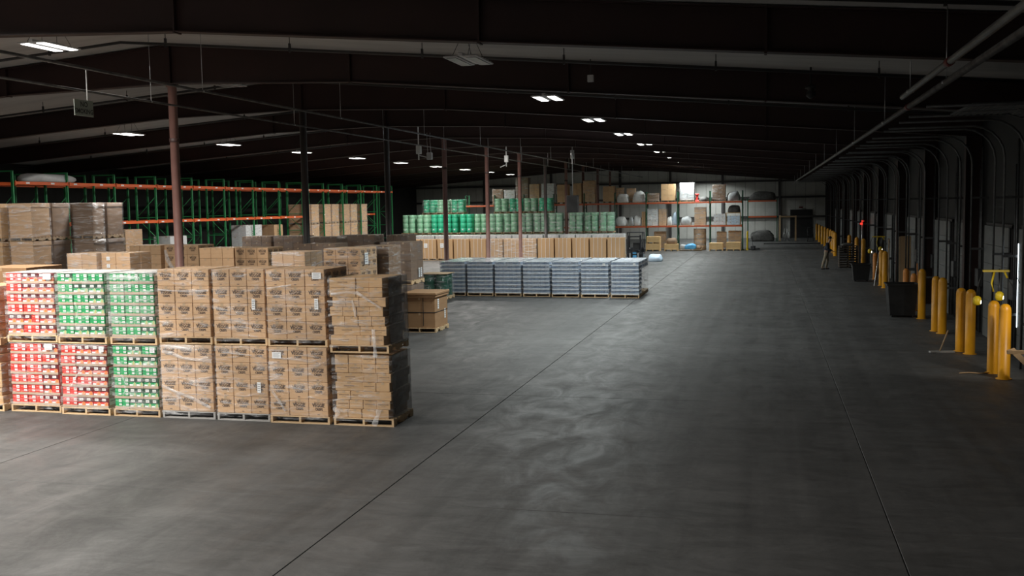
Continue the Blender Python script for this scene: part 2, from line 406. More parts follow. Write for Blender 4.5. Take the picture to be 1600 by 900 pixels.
for v in LET_LINE.vertices:
    if -.0 < v.co.z < .075: v.co.z += .012*min(1, abs(v.co.x)/.1)*(1 if v.co.z > .035 else .2); v.co.x *= 1+.9*max(0, v.co.z-.03)
RULE = MB().quad((-.16,0,-.058),(-.06,0,-.058),(-.06,0,-.054),(-.16,0,-.054)).quad((.07,0,-.058),(.16,0,-.058),(.16,0,-.054),(.07,0,-.054)).mesh('printed_rule', 'ink_soft')
MARK = MB().quad((-.022,0,-.125),(.022,0,-.125),(.022,0,-.108),(-.022,0,-.108)).mesh('printed_mark', 'ink_soft')
SMALLPRINT = text_mesh('printed_lettering', [('natural foods', .034, 0, .012, 0, .0006, 0, 1.05), ('24 count', .02, 0, -.02, 0, 0, 0, 1)], 'ink_soft')
# paper labels
def paper(wd, ht):
    mb = MB().box(-wd/2, wd/2, -.002, .001, -ht/2, ht/2)
    for k in range(4):
        z = ht*(.32-.2*k); mb.box(-wd*.38, wd*(.38-.12*(k%2)), -.003, -.002, z-ht*.04, z+ht*.04, 1)
    return mb.mesh('paper_label', 'paper', 'print_grey')
PAPER = {k: paper(*v) for k, v in dict(wide=(.17,.11), tall=(.07,.19), sheet=(.12,.3), small=(.1,.1), big=(.25,.32)).items()}

# ------------------------------------------------------------------ pallets and loads
PH = .135
def carton_mesh(W, D, H, mt, tape=True):
    def f():
        mb = MB().cbox(0, W, 0, D, 0, H, min(.007, H*.05))
        if tape:
            t = min(.03, W*.09)
            mb.box(W/2-t, W/2+t, -.0012, D+.0012, H-.0005, H+.0015, 1)
            for y in (-.0015, D): mb.box(W/2-t, W/2+t, y, y+.0015, H-.07*min(1, H*3), H, 1)
            mb.box(.004, W-.004, D*.5-.003, D*.5+.003, H-.0008, H+.0006, 1)
        return mb.mesh('carton', mt, 'tape')
    return cached(('carton', round(W,3), round(D,3), round(H,3), mt, tape), f)
def pallet(parent, W, D, wood='wood', detail=True, z=0):
    """parent-local, footprint 0..W x 0..D"""
    def stringers():
        mb = MB()
        for x in (0, W/2-.02, W-.04):
            # notched stringer: solid top rail with three feet
            mb.box(x, x+.04, 0, D, .075, .115)
            for a, b in ((0,.17),(.33,.67),(.83,1)): mb.box(x, x+.04, a*D, b*D, .018, .075)
        for k in range(3): mb.box(0, W, k*(D-.095)/2, k*(D-.095)/2+.095, 0, .019)
        if not detail:
            for k in range(6): mb.box(0, W, k*(D-.1)/5, k*(D-.1)/5+.1, .115, PH)
        return mb.mesh('pallet', wood)
    p = ob('pallet', cached(('pal', round(W,3), round(D,3), wood, detail), stringers), parent, (0,0,z))
    if detail:
        bd = cached(('board', round(W,3), wood), lambda: MB().cbox(0, W, 0, .095, 0, .019, .003).mesh('deck_board', wood))
        for k in range(7): ob('deck_board', bd, p, (R.uniform(-.006,.006), k*(D-.095)/6, .1155))
    return p
def film(parent, W, D, z0, z1, mt, top=True, seg=9, jit=.008, out=.008):
    def f():
        mb = MB(); rr = random.Random(int((W+D+z1)*1000)); nz = seg; per = []
        n = 6
        c = [(-out,-out),(W+out,-out),(W+out,D+out),(-out,D+out)]
        for a in range(4):
            for k in range(n):
                t = k/n; x = c[a][0]+(c[(a+1)%4][0]-c[a][0])*t; y = c[a][1]+(c[(a+1)%4][1]-c[a][1])*t; per.append((x, y, a, k))
        V = []
        for i in range(nz+1):
            z = z0+(z1-z0)*i/nz
            for x, y, a, k in per:
                d = rr.uniform(0, jit) if k else 0
                nx, ny = [(0,-1),(1,0),(0,1),(-1,0)][a]
                V.append((x+nx*d, y+ny*d, z+rr.uniform(-.01,.01)*(0 < i < nz)))
        m = len(per); F = [(i*m+k, i*m+(k+1)%m, (i+1)*m+(k+1)%m, (i+1)*m+k) for i in range(nz) for k in range(m)]
        if top:
            V2 = [(x+(.12 if a in (3,) or (a == 0 and k == 0) else -.12 if a == 1 else 0)*.9, y, z1+.004) for x, y, a, k in per]
            b = len(V)
            for x, y, a, k in per:
                ix = min(max(x, .14), W-.14); iy = min(max(y, .14), D-.14); V.append((ix, iy, z1+.006))
            F += [(nz*m+k, nz*m+(k+1)%m, b+(k+1)%m, b+k) for k in range(m)]
        mb.add(V, F, 0, True)
        return mb.mesh('stretch_film', mt)
    return ob('stretch_film', cached(('film', round(W,3), round(D,3), round(z0,3), round(z1,3), mt, top, out), f), parent)
def film_ribbon(parent, pts, wd=.03):
    mb = MB(); P = [Vector(p) for p in pts]; V = []
    for i, p in enumerate(P):
        t = (P[min(i+1,len(P)-1)]-P[max(i-1,0)]).normalized(); n = t.cross(Vector((0,1,0)))
        n = n.normalized() if n.length > .01 else Vector((1,0,0)); f = wd*R.uniform(.6,1.3)/2
        V += [p-n*f+Vector((0,-.004,0)), p+Vector((0,-.014,0)), p+n*f+Vector((0,-.003,0))]
    mb.add(V, [q for i in range(len(P)-1) for q in ((3*i,3*i+1,3*i+4,3*i+3),(3*i+1,3*i+2,3*i+5,3*i+4))], 0, True)
    return ob('film_strip', mb.mesh('film_strip', 'film_strip'), parent)
def load_root(name, label, cat, x0, y0, z0, group, rz=0):
    return thing(name, label, cat, (x0, y0, z0), rz, group)
def grid(t, W, D, z0, nx, ny, nz, H, mt, jit=.003, front=None, side=None, tape=True, skipback=True, name='carton'):
    """a shell of cartons; front/side(i,k) return child meshes for the -Y and +X faces"""
    bw, bd, bh = W/nx, D/ny, H/nz
    for k in range(nz):
        for j in range(ny):
            for i in range(nx):
                if not (j == 0 or i in (0, nx-1) or k == nz-1): continue
                g = .0035
                me = carton_mesh(bw-2*g, bd-2*g, bh-.003, mt, tape)
                b = ob(name, me, t, (i*bw+g+R.uniform(-jit,jit)*.5, j*bd+g+R.uniform(-jit,jit), z0+k*bh+.001), R.uniform(-.006,.006))
                if j == 0 and front:
                    for nm, m2, dx, dz in front(i, k): ob(nm, m2, b, ((bw/2-g)+dx, -.0022, bh/2+dz))
                if i == nx-1 and side:
                    for nm, m2, dx, dz in side(j, k): ob(nm, m2, b, (bw-2*g+.0022, (bd/2-g)+dx, bh/2+dz), PI/2)
def veg_front(i, k):
    out = [('printed_lettering', LET_A, 0, .0)]
    if R.random() < .6: out.append(('printed_rule', RULE, 0, 0))
    if R.random() < .5: out.append(('printed_mark', MARK, 0, 0))
    return out
def label_on(t, kind, x, z, y=-.012, rz=0): return ob('paper_label', PAPER[kind], t, (x, y, z), rz)

def veggie(label, x0, x1, y0, z0, wood='wood', film_m='film', D=1.02, nz=4, H=1.235, group='pallets of veggie crisps cartons', side=True, detail=True):
    W = x1-x0; t = load_root('pallet_of_cartons', label, 'pallet load', x0, y0, z0, group)
    pallet(t, W, D, wood, detail)
    grid(t, W-.02, D-.03, PH, 3, 3, nz, H, 'cardboard', front=veg_front, side=veg_front if side else None)
    if film_m: film(t, W-.02, D-.03, PH*.5, PH+H-.004, film_m)
    return t
# --- printed multipacks in trays (red or green)
def pack_mesh(kind, hue, W, D, H):
    main, dark, hot, soft = (('pack_red','pack_maroon','pack_orange','pack_salmon') if hue == 'red' else ('pack_green','pack_pine','pack_wheat','pack_mint'))
    mb = MB().cbox(0, W, 0, D, 0, H, .004); e = -.0008
    def q(x0, x1, z0, z1, m, y=e): mb.quad((x0*W,y,z0*H),(x1*W,y,z0*H),(x1*W,y,z1*H),(x0*W,y,z1*H), m)
    if kind == 'A':
        q(.52,.93,.64,.92,3); q(.55,.92,.32,.5,3); q(.52,.93,.07,.22,3); q(.10,.26,.16,.28,2); q(.12,.4,.78,.84,4)
        q(.6,.88,.76,.80,1,e*1.6); q(.6,.84,.40,.43,1,e*1.6); q(.58,.88,.13,.16,1,e*1.6)
    else:
        q(.0,1,.58,.985,1); q(.2,.7,.68,.93,3,e*1.5); q(.5,1,.04,.5,4,e*1.2); q(.04,.5,.2,.38,3,e*1.6)
        mb.add([(.6*W,e*1.8,.14*H),(.96*W,e*1.8,.1*H),(.9*W,e*1.8,.5*H),(.74*W,e*1.8,.62*H)], [(0,1,2,3)], 2)
        q(.26,.62,.78,.82,1,e*2.2)
    # side panel facing +X: pale nutrition panel
    xx = W+.0008
    mb.quad((xx,D*.08,H*.08),(xx,D*.72,H*.08),(xx,D*.72,H*.92),(xx,D*.08,H*.92), 3)
    mb.quad((xx+.0006,D*.15,H*.6),(xx+.0006,D*.6,H*.6),(xx+.0006,D*.6,H*.66),(xx+.0006,D*.15,H*.66), 1)
    return mb.mesh('printed_pack', main, dark, hot, 'pack_white', soft)
def packs(label, x0, x1, y0, z0, hue, rows, wood='wood', H=1.19, group='pallets of red and green packs', film_m='film'):
    W = x1-x0; D = 1.02; t = load_root('pallet_of_packs', label, 'pallet load', x0, y0, z0, group)
    pallet(t, W, D, wood)
    nz = 6; bh = H/nz; tw = (W-.05)/3; td = (D-.03)/2
    tray = cached(('tray', round(tw,3)), lambda: MB().box(.002, tw-.002, 0, td-.004, 0, .006).box(.002, tw-.002, 0, .004, 0, .048).box(.002, tw-.002, td-.008, td-.004, 0, .048)
                  .box(.002, .006, .004, td-.008, 0, .048).box(tw-.006, tw-.002, .004, td-.008, 0, .048).mesh('tray', 'tray_card'))
    pw, ph = (tw-.016)/2, bh-.012
    for k, row in enumerate(reversed(rows)):
        sx = R.uniform(-.012, .012)
        for j in range(2):
            for i in range(3):
                if j == 1 and i == 1 and k < nz-1: continue
                tr = ob('tray', tray, t, (.02+i*tw+sx, .01+j*td+R.uniform(-.004,.004), PH+k*bh))
                for s in range(2):
                    kd = row[i*2+s] if j == 0 else 'A'
                    me = cached(('pack', kd, hue, round(pw,3), round(ph,3)), lambda: pack_mesh(kd, hue, pw-.002, td-.02, ph))
                    ob('printed_pack', me, tr, (.008+s*pw, .006 if j == 0 else .006, .0065), 0)
    # cardboard cap sheet
    ob('cap_sheet', MB().cbox(0, W-.02, 0, D-.02, 0, .008, .003).mesh('cap_sheet', 'cap_card'), t, (.01, .01, PH+H))
    film(t, W-.01, D-.02, PH*.5, PH+H+.01, film_m, out=.012)
    return t
# --- loads of small plain cartons, laid in alternating courses
def small_cartons(label, x0, x1, y0, z0, nz, H, group, seed, D=1.0):
    W = x1-x0; t = load_root('pallet_of_cartons', label, 'pallet load', x0, y0, z0, group); rr = random.Random(seed)
    pallet(t, W, D, 'wood'); bh = H/nz; u = (W-.1)/4
    for k in range(nz):
        sh = rr.choice([0, .03, .055])+.01; pat = [(1,1,1,1),(2,1,1),(1,1,2),(1,1,1,1),(2,1,1)][(k*2+seed) % 5]
        for j in range(3):
            x = sh
            for i, n in enumerate(pat):
                bw = n*u-.004; bd = (D-.05)/3-.004
                b = ob('carton', carton_mesh(bw, bd, bh-.003, 'cardboard_gold'), t, (x, .02+j*(D-.05)/3+rr.uniform(-.012,.012), PH+k*bh), rr.uniform(-.012,.012))
                if j == 0 and rr.random() < .5: ob('printed_lettering', SMALLPRINT, b, (bw/2, -.002, bh/2))
                x += n*u
    # black film panel over the aisle side
    film(t, W-.03, D-.02, PH*.6, PH+H, 'film', out=.012)
    return t

FY = 16.3
H1 = 1.365
# front row, left to right: red, green, green | three columns of veggie crisps | small cartons
red_u = ['AABBBB','AABBBB','AABBBB','AAAABB','BBBABB','BBAABB']; red_l = ['AAAABB','AAAAAB','AAAABB','AAAABB','AAAABA','AAAABB']
red2 = ['AABBBB','AABBBB','AABBBB','AAAABB','AABBBB','AABBBB']
gr_u1 = ['ABAAAA','AABBBB','AAAABB','AAAABB','AAAAAA','BABBBB']; gr_u2 = ['AAAAAA','AAAAAA','AAAAAA','AAAAAA','AAAABB','AAAABB']; gr_l = ['AABBAA','AABBBB','AAAAAA','AABBBB','AABBBB','AABBBB']
C = [(-14.15,-13.03),(-12.95,-11.9),(-11.83,-10.85),(-10.80,-9.72),(-9.67,-8.62),(-8.58,-7.44)]
lo = packs('lower pallet of red and white packs at the far left of the front row', *C[0], FY+.1, 0, 'red', red_l); label_on(lo, 'wide', .92, 1.27, -.02)
hi = packs('upper pallet of red and white packs at the far left of the front row', *C[0], FY+.1, H1-.012, 'red', red_u); label_on(hi, 'wide', .97, 1.26, -.02)
lo = packs('lower pallet of red packs standing under a green one in the front row', *C[1], FY+.02, 0, 'red', red2); label_on(lo, 'small', .93, 1.26, -.02)
film_ribbon(lo, [(.25,-.02,.55),(.36,-.02,.72),(.48,-.02,.86),(.56,-.02,.92)], .03)
hi = packs('upper pallet of green and white packs standing on red packs', *C[1], FY+.02, H1-.012, 'green', gr_u1)
film_ribbon(hi, [(.40,-.02,.78),(.46,-.025,.7),(.47,-.02,.6),(.44,-.02,.5)], .03)
lo = packs('lower pallet of green and white packs beside the veggie crisps cartons', *C[2], FY+.03, 0, 'green', gr_l); label_on(lo, 'small', .88, 1.26, -.02)
film_ribbon(lo, [(.16,-.02,.78),(.24,-.025,.76),(.28,-.025,.66),(.28,-.02,.52),(.25,-.02,.42)], .03)
hi = packs('upper pallet of green and white packs beside the veggie crisps cartons', *C[2], FY+.03, H1-.012, 'green', gr_u2, film_m='film_heavy')
vl = ['leftmost', 'middle', 'rightmost']
for q in range(3):
    x0, x1 = C[3+q]
    lo = veggie('lower pallet of brown VEGGIE CRISPS cartons, %s of the three in the front row' % vl[q], x0, x1, FY+[.04,.03,-.02][q], 0, ['wood_grey','wood_grey','wood'][q], 'film_heavy' if q == 0 else 'film')
    hi = veggie('upper pallet of brown VEGGIE CRISPS cartons, %s of the three in the front row' % vl[q], x0, x1, FY+[.04,.03,-.02][q], H1+.014, 'wood', 'film')
    if q == 0:
        film_ribbon(lo, [(.05,-.02,1.24),(.25,-.03,1.21),(.5,-.025,1.12),(.8,-.03,1.1),(1.06,-.02,1.08)], .06)
        film_ribbon(lo, [(.02,-.02,.6),(.3,-.03,.5),(.6,-.02,.4),(1.0,-.02,.22)], .05)
        film_ribbon(hi, [(.02,-.02,1.0),(.3,-.03,.98),(.7,-.02,.97),(1.06,-.02,.99)], .04)
    if q == 1:
        label_on(lo, 'tall', .86, .62); label_on(hi, 'tall', .81, .74)
        film_ribbon(lo, [(.18,-.02,1.25),(.45,-.02,1.22),(.75,-.02,1.2)], .025)
    if q == 2:
        label_on(lo, 'wide', .16, 1.22); label_on(hi, 'wide', .98, 1.26); label_on(hi, 'tall', .96, .76)
        ob('paper_label', PAPER['sheet'], hi, (1.152, .17, 1.1), PI/2)
        film_ribbon(lo, [(.05,-.02,.58),(.18,-.03,.42),(.26,-.03,.3),(.3,-.02,.22)], .05)
        film_ribbon(hi, [(.02,-.02,1.03),(.3,-.02,1.07),(.5,-.02,1.09)], .03)
lo = small_cartons('lower pallet of small plain cartons at the right end of the front row', -7.36, -6.24, FY-.02, 0, 7, 1.115, 'pallets of small cartons', 3)
film_ribbon(lo, [(.86,-.02,.3),(.84,-.05,.2),(.8,-.06,.08),(.78,-.07,.03)], .09); film_ribbon(lo, [(.02,-.02,.32),(.1,-.04,.22),(.05,-.05,.14)], .08)
hi = small_cartons('upper pallet of small plain cartons at the right end of the front row', -7.37, -6.28, FY-.06, 1.295, 7, 1.17, 'pallets of small cartons', 4)
film_ribbon(hi, [(.05,-.02,1.02),(.35,-.03,1.06),(.55,-.03,1.05),(.75,-.03,.93),(.98,-.02,.78)], .05)
film_ribbon(hi, [(-.02,-.02,.9),(.2,-.03,.88),(.45,-.03,.9),(.5,-.03,.72),(.5,-.02,.62)], .045)
film_ribbon(hi, [(.82,-.02,.42),(.84,-.05,.28),(.86,-.06,.08),(.86,-.06,-.06)], .07)
for t_, hh in ((lo, 1.115), (hi, 1.17)):
    ob('black_film_panel', MB().add([(1.11,.02,PH),(1.115,.96,PH-.02),(1.105,.95,PH+hh),(1.10,.03,PH+hh),(1.12,.5,PH+hh*.5)], [(0,1,4),(1,2,4),(2,3,4),(3,0,4)], 0, True).mesh('black_film_panel', 'film_black'), t_)
# partly seen load at the frame edge
lo = small_cartons('plain cartons on a pallet cut off by the left edge of the picture, lower one', -15.38, -14.27, FY+.05, 0, 7, 1.13, 'pallets of small cartons', 6)
hi = small_cartons('plain cartons on a pallet cut off by the left edge of the picture, upper one', -15.38, -14.27, FY+.05, 1.29, 7, 1.0, 'pallets of small cartons', 8)

# --- generic wrapped loads in the middle ground
def plain(label, x0, x1, y0, z0, D, nx, ny, nz, H, mt, film_m=None, group=None, wood='wood', front=None, side=None, name='pallet_of_cartons', detail=False, tape=True):
    W = x1-x0; t = load_root(name, label, 'pallet load', x0, y0, z0, group)
    pallet(t, W, D, wood, detail); grid(t, W-.02, D-.02, PH, nx, ny, nz, H, mt, .004, front, side, tape)
    if film_m: film(t, W-.02, D-.02, PH*.5, PH+H+.004, film_m)
    return t
def two(lab, x0, x1, y0, D, nx, ny, nz, mt, film_m=None, group=None, veg=False, top=2.7, wood='wood'):
    h = (top-2*PH)/2; fr = (lambda i, k: [('printed_lettering', LET_A, 0, 0)]) if veg else None; out = []
    for z0, nm in ((0, 'lower'), (h+PH+.012, 'upper')):
        out.append(plain('%s, %s tier' % (lab, nm), x0, x1, y0, z0+.002, D, nx, ny, nz, h-.004, mt, film_m, group, wood, fr, fr))
    return out
G2 = 'two-tier carton stacks behind the front row'
a1 = two('wrapped low cartons left of the pink column, left one of two', -18.4, -17.46, 23.7, 1.0, 2, 2, 4, 'cardboard', 'film_heavy', G2)
a2 = two('wrapped cartons left of the pink column with two white labels', -17.4, -16.5, 23.8, 1.0, 2, 2, 4, 'cardboard', 'film', G2)
label_on(a2[1], 'small', .22, 1.2); label_on(a2[1], 'small', .22, 1.0)
two('plain cartons stacked just left of the pink column', -20.2, -19.03, 29.1, 1.0, 3, 2, 4, 'cardboard', None, G2)
c2 = two('cartons with printed logos half hidden by the pink column', -18.85, -17.6, 29.0, 1.0, 3, 2, 4, 'cardboard', None, G2, True)
film_ribbon(c2[1], [(.05,-.02,1.2),(.12,-.03,.9),(.3,-.03,.6)], .12)
two('plain cartons stacked just right of the pink column', -16.2, -15.05, 26.7, 1.0, 3, 3, 4, 'cardboard', None, G2)
two('logo printed cartons right of the pink column', -14.98, -13.9, 26.6, 1.0, 3, 3, 4, 'cardboard', None, G2, True)
e2 = two('carton stack with shiny film behind the veggie crisps, before the dark column', -12.3, -11.35, 23.7, 1.05, 3, 3, 4, 'cardboard', 'film_heavy', G2)
f2 = two('veggie crisps cartons behind the front row with a white sheet on the side', -11.8, -10.7, 25.75, 1.25, 3, 3, 4, 'cardboard', 'film', G2, True)
ob('paper_label', PAPER['big'], f2[1], (1.1, .4, 1.05), PI/2)
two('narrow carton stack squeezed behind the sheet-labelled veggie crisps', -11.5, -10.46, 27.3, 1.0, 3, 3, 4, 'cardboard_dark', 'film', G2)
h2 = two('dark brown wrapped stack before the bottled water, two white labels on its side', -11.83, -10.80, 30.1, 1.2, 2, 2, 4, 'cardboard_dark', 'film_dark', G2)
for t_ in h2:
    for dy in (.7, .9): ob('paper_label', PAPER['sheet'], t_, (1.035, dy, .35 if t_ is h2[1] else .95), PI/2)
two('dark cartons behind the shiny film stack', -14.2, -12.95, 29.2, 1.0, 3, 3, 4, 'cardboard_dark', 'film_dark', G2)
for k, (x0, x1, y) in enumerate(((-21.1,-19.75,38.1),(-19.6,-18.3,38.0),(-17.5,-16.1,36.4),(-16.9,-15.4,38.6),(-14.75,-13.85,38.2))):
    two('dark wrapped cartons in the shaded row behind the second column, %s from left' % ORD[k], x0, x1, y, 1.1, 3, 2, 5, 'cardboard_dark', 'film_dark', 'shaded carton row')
# open topped carton at left edge
def gaylord(label, x0, x1, y0, z0, D, H, mt, film_m, group, labels=False, cap=True):
    W = x1-x0; t = load_root('bulk_carton', label, 'pallet load', x0, y0, z0, group)
    pallet(t, W, D, 'wood_dark', False)
    ob('carton', carton_mesh(W-.04, D-.04, H, mt), t, (.02,.02,PH))
    if cap: ob('lid', MB().cbox(0, W-.01, 0, D-.01, 0, .16, .01).mesh('lid', mt), t, (.005,.005,PH+H-.15))
    if film_m: film(t, W, D, PH*.3, PH+H+.012, film_m, out=.014)
    if labels:
        for dx in (.3, .62): label_on(t, 'small', W*dx, .05, -.02)
    return t
gaylord('open brown bulk carton at the left edge behind the red packs', -16.9, -15.55, 18.7, 0, 1.2, 2.5, 'cardboard_brown', None, None, cap=False)
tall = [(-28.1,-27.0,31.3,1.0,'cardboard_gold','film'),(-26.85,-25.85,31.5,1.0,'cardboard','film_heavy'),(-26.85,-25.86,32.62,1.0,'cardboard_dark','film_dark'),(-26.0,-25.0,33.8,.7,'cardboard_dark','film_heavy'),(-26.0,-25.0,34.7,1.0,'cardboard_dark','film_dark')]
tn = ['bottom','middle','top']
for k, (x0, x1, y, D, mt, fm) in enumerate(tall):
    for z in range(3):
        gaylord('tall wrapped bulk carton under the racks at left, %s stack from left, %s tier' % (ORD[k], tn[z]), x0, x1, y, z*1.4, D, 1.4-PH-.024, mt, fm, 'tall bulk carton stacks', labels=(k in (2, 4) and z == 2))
# strapped carton on the aisle
t = load_root('strapped_carton', 'strapped brown double carton alone on a pallet beside the aisle', 'pallet load', -10.72, 28.95, 0, None)
pallet(t, 1.06, 1.3, 'wood', True)
for k in range(2): ob('carton', carton_mesh(1.0, 1.24, .46, 'cardboard_brown'), t, (.03,.03,PH+k*.465))
ob('lid', MB().cbox(0, 1.12, 0, 1.36, 0, .07, .01).cbox(.02, 1.1, .02, 1.34, -.08, 0, .01).mesh('lid', 'cardboard_brown'), t, (-.03,-.03,1.14))
for x in (.62,): ob('strap', MB().box(0,.018,-.008,1.255,0,.004).box(0,.018,-.01,-.006,-1.0,0).box(0,.018,1.25,1.254,-1.0,0).mesh('strap','black_plastic'), t, (.03+x,.02,1.2))
ob('strap', MB().box(-.004,1.006,-.006,-.002,0,.02).box(1.003,1.007,0,1.24,0,.02).mesh('strap','black_plastic'), t, (.03,.03,.6))
ob('paper_label', PAPER['sheet'], t, (1.035, .35, .85), PI/2); ob('paper_label', PAPER['sheet'], t, (1.035, 1.0, .5), PI/2)
# dark green wrapped load
t = load_root('wrapped_drum_load', 'dark green wrapped load with a pale board on top, before the bottled water', 'pallet load', -13.75, 39.4, 0, None)
pallet(t, 1.1, 1.1, 'wood', True)
gm = mat('green_wrap', (.01,.07,.045), (.015,.1,.06), 3, .22, coat=.8, bump=.5)
dr = MB().lathe([(.0,0),(.26,.0),(.265,.02),(.265,.28),(.275,.3),(.265,.32),(.265,.58),(.275,.6),(.265,.62),(.265,.88),(.25,.9),(.0,.9)], n=16).mesh('drum', 'green_wrap')
for x in (.28,.82):
    for y in (.28,.82): ob('drum', dr, t, (x, y, PH))
film(t, 1.1, 1.1, .1, 1.04, 'film', out=.0); ob('top_board', MB().cbox(0,1.14,0,1.14,0,.02,.004).mesh('top_board','wood'), t, (-.02,-.02,1.045))

# --- bottled water
def water_layer():
    H = .163; W, D = 1.12, 1.0; mb = MB()
    mb.box(.02, W-.02, .02, D-.02, .004, .02, 1)
    n = 26
    def bottle(x, y):
        mb.lathe([(.0195,.004),(.0195,.1),(.012,.128),(.008,.134),(.008,.15)], x, y, 6, 0)
    for k in range(n): bottle(.022+k*(W-.044)/(n-1), .022)
    for k in range(1, 22): bottle(W-.022, .022+k*(D-.044)/22)
    mb.box(.045, W-.045, .045, D-.02, .02, .13, 0)
    # shrink sleeve bands round each case
    for a in range(3):
        x0 = a*W/3+.004; x1 = (a+1)*W/3-.004
        mb.box(x0, x1, -.003, .0, .0, .052, 1); mb.box(x0, x1, -.002, D, .15, .158, 1)
    mb.box(W, W+.003, 0, D, .0, .052, 1); mb.box(.0, W, .0, D, .128, .134, 1) if False else None
    return mb.mesh('bottle_layer', 'bottle_blue', 'shrink_pale')
WL = water_layer()
wx = [-12.93-1.2*k for k in range(1)]
edges = [-13.55+1.25*k for k in range(7)]
for r_ in range(3):
    for k, x in enumerate(edges):
        y = 41.3-.12*k+r_*1.12
        t = load_root('pallet_of_bottled_water', ('wrapped pallet of bottled water, %s from left in the front row' % ORD[k]) if r_ == 0 else
                      'pallet of bottled water behind the front row, %s from left in row %s' % (ORD[k], ['one','two','three'][r_]), 'pallet load', x, y, 0, 'bottled water pallets')
        pallet(t, 1.14, 1.02, 'wood', r_ == 0)
        for z in range(8):
            if r_ and z < 6: continue
            l = ob('bottle_layer', WL, t, (.01+R.uniform(-.006,.006), .01+R.uniform(-.006,.006), PH+z*.166)); l['kind'] = 'stuff'
        film(t, 1.14, 1.02, .1, PH+8*.166+.01, 'film', out=.008)
        if r_ == 0 and k in (5, 6): label_on(t, 'small', .95, 1.35)
# --- row of tan carton bundles
for k in range(14):
    x = -26.35+1.222*k
    t = load_root('bundle_of_flat_cartons', 'tan bundle of upright flat cartons behind the bottled water, %s from left' % ORD[k], 'pallet load', x, 68.7, 0, 'tan carton bundles')
    pallet(t, 1.14, .9, 'wood', False)
    for i in range(4): ob('carton', carton_mesh(.278, .84, 1.36, 'cardboard_tan', False), t, (.008+i*.282, .02+R.uniform(-.006,.006), PH))
    for i in range(3): ob('strap', cached('bstrap', lambda: MB().box(0,.016,-.006,0,0,1.365).box(0,.016,0,.85,1.362,1.366).mesh('strap','paper')), t, (.27+i*.283, .015, PH))
    if k in (1, 2, 3): label_on(t, 'big', .35, 1.05, -.0)
    if k in (6, 7, 8): film(t, 1.14, .9, .1, PH+1.37, 'film_heavy')
for k in range(15):
    t = load_root('pallet_of_white_tubs', 'white tubs under film just behind the tan bundles, %s from left' % ORD[k], 'pallet load', -27.8+1.2*k, 72.9, 0, 'white tub pallets')
    pallet(t, 1.12, 1.1, 'wood', False)
    grid(t, 1.1, 1.08, PH, 4, 4, 6, 1.5, 'plastic_white', tape=False, name='tub_case')
# --- green rolls on pallets
roll = {m: MB().lathe([(.0,0),(.235,0),(.245,.01),(.245,.35),(.238,.36),(.245,.37),(.245,.75),(.238,.76),(.245,.77),(.245,1.15),(.238,1.16),(.245,1.17),(.245,1.44),(.235,1.45),(.0,1.45)], n=14).mesh('roll', m) for m in ('roll_green','roll_pale')}
tiers = ['bottom','middle','top']
def rolls(x, y, z, label, pale, wrapf, h=1):
    t = load_root('pallet_of_rolls', label, 'pallet load', x, y, z, 'green roll pallets')
    pallet(t, 1.1, 1.1, 'wood_dark', False)
    for i in range(2):
        for j in range(2):
            o = ob('roll', roll['roll_pale' if pale else 'roll_green'], t, (.285+i*.53, .285+j*.53, PH)); o.scale.z = h
            if j == 0 and R.random() < .6: ob('paper_label', PAPER['small'], t, (.285+i*.53, .032, PH+.25))
    if wrapf: film(t, 1.1, 1.1, .1, PH+1.45*h, 'film_heavy' if wrapf == 2 else 'film', out=-.012)
    return t
for k in range(14):
    x = -28.42+1.21*k+(.36 if k > 10 else 0)
    for z in range(2):
        rolls(x, 77, z*1.595, 'pallet of green rolls in the front roll row, %s from left, %s tier' % (ORD[k], tiers[z]), not (k in (2, 3, 4) or (z == 0 and k in (4,5,6))), 2 if k in (8,9,10,11,13) else (1 if k > 5 else 0))
    if k in (1, 2, 3, 6, 7, 8, 9):
        rolls(x+.1, 78.4, 3.19, 'pallet of green rolls behind the roll row, %s from left, top tier' % ORD[[1,2,3,6,7,8,9].index(k)], k % 2 == 0, 1, .72)
    if k in (1, 2, 3, 6, 7, 8, 9):
        for z in range(2): rolls(x+.1, 78.4, z*1.595, 'pallet of green rolls in the hidden second roll row, %s from left, %s tier' % (ORD[[1,2,3,6,7,8,9].index(k)], tiers[z]), True, 0)

# ------------------------------------------------------------------ racks
def upright(H, D, mt, gap=1.1):
    mb = MB()
    for y in (0, D-.08):
        mb.box(-.045, .045, y, y+.012, 0, H).box(-.045, -.033, y, y+.08, 0, H).box(.033, .045, y, y+.08, 0, H).box(-.09, .09, y-.03, y+.11, 0, .012)
    z = .2; k = 0
    while z+gap < H:
        mb.box(-.014, .014, .02, D-.02, z-.02, z+.02)
        a, b = ((.02, z), (D-.02, z+gap)) if k % 2 == 0 else ((D-.02, z), (.02, z+gap))
        mb.tube([(0, a[0], a[1]), (0, b[0], b[1])], .018, 5); z += gap; k += 1
    mb.box(-.014, .014, .0, D, H-.06, H)
    return mb.mesh('upright_frame', mt)
def beam(L, mt, h=.13):
    mb = MB().cbox(0, L, 0, .045, 0, h, .006).box(-.0, .05, -.012, 0, -.03, h+.03).box(L-.05, L, -.012, 0, -.03, h+.03)
    return mb.mesh('beam', mt)
STICK = MB().box(0,.22,-.003,0,0,.07).mesh('shelf_label', 'paper')
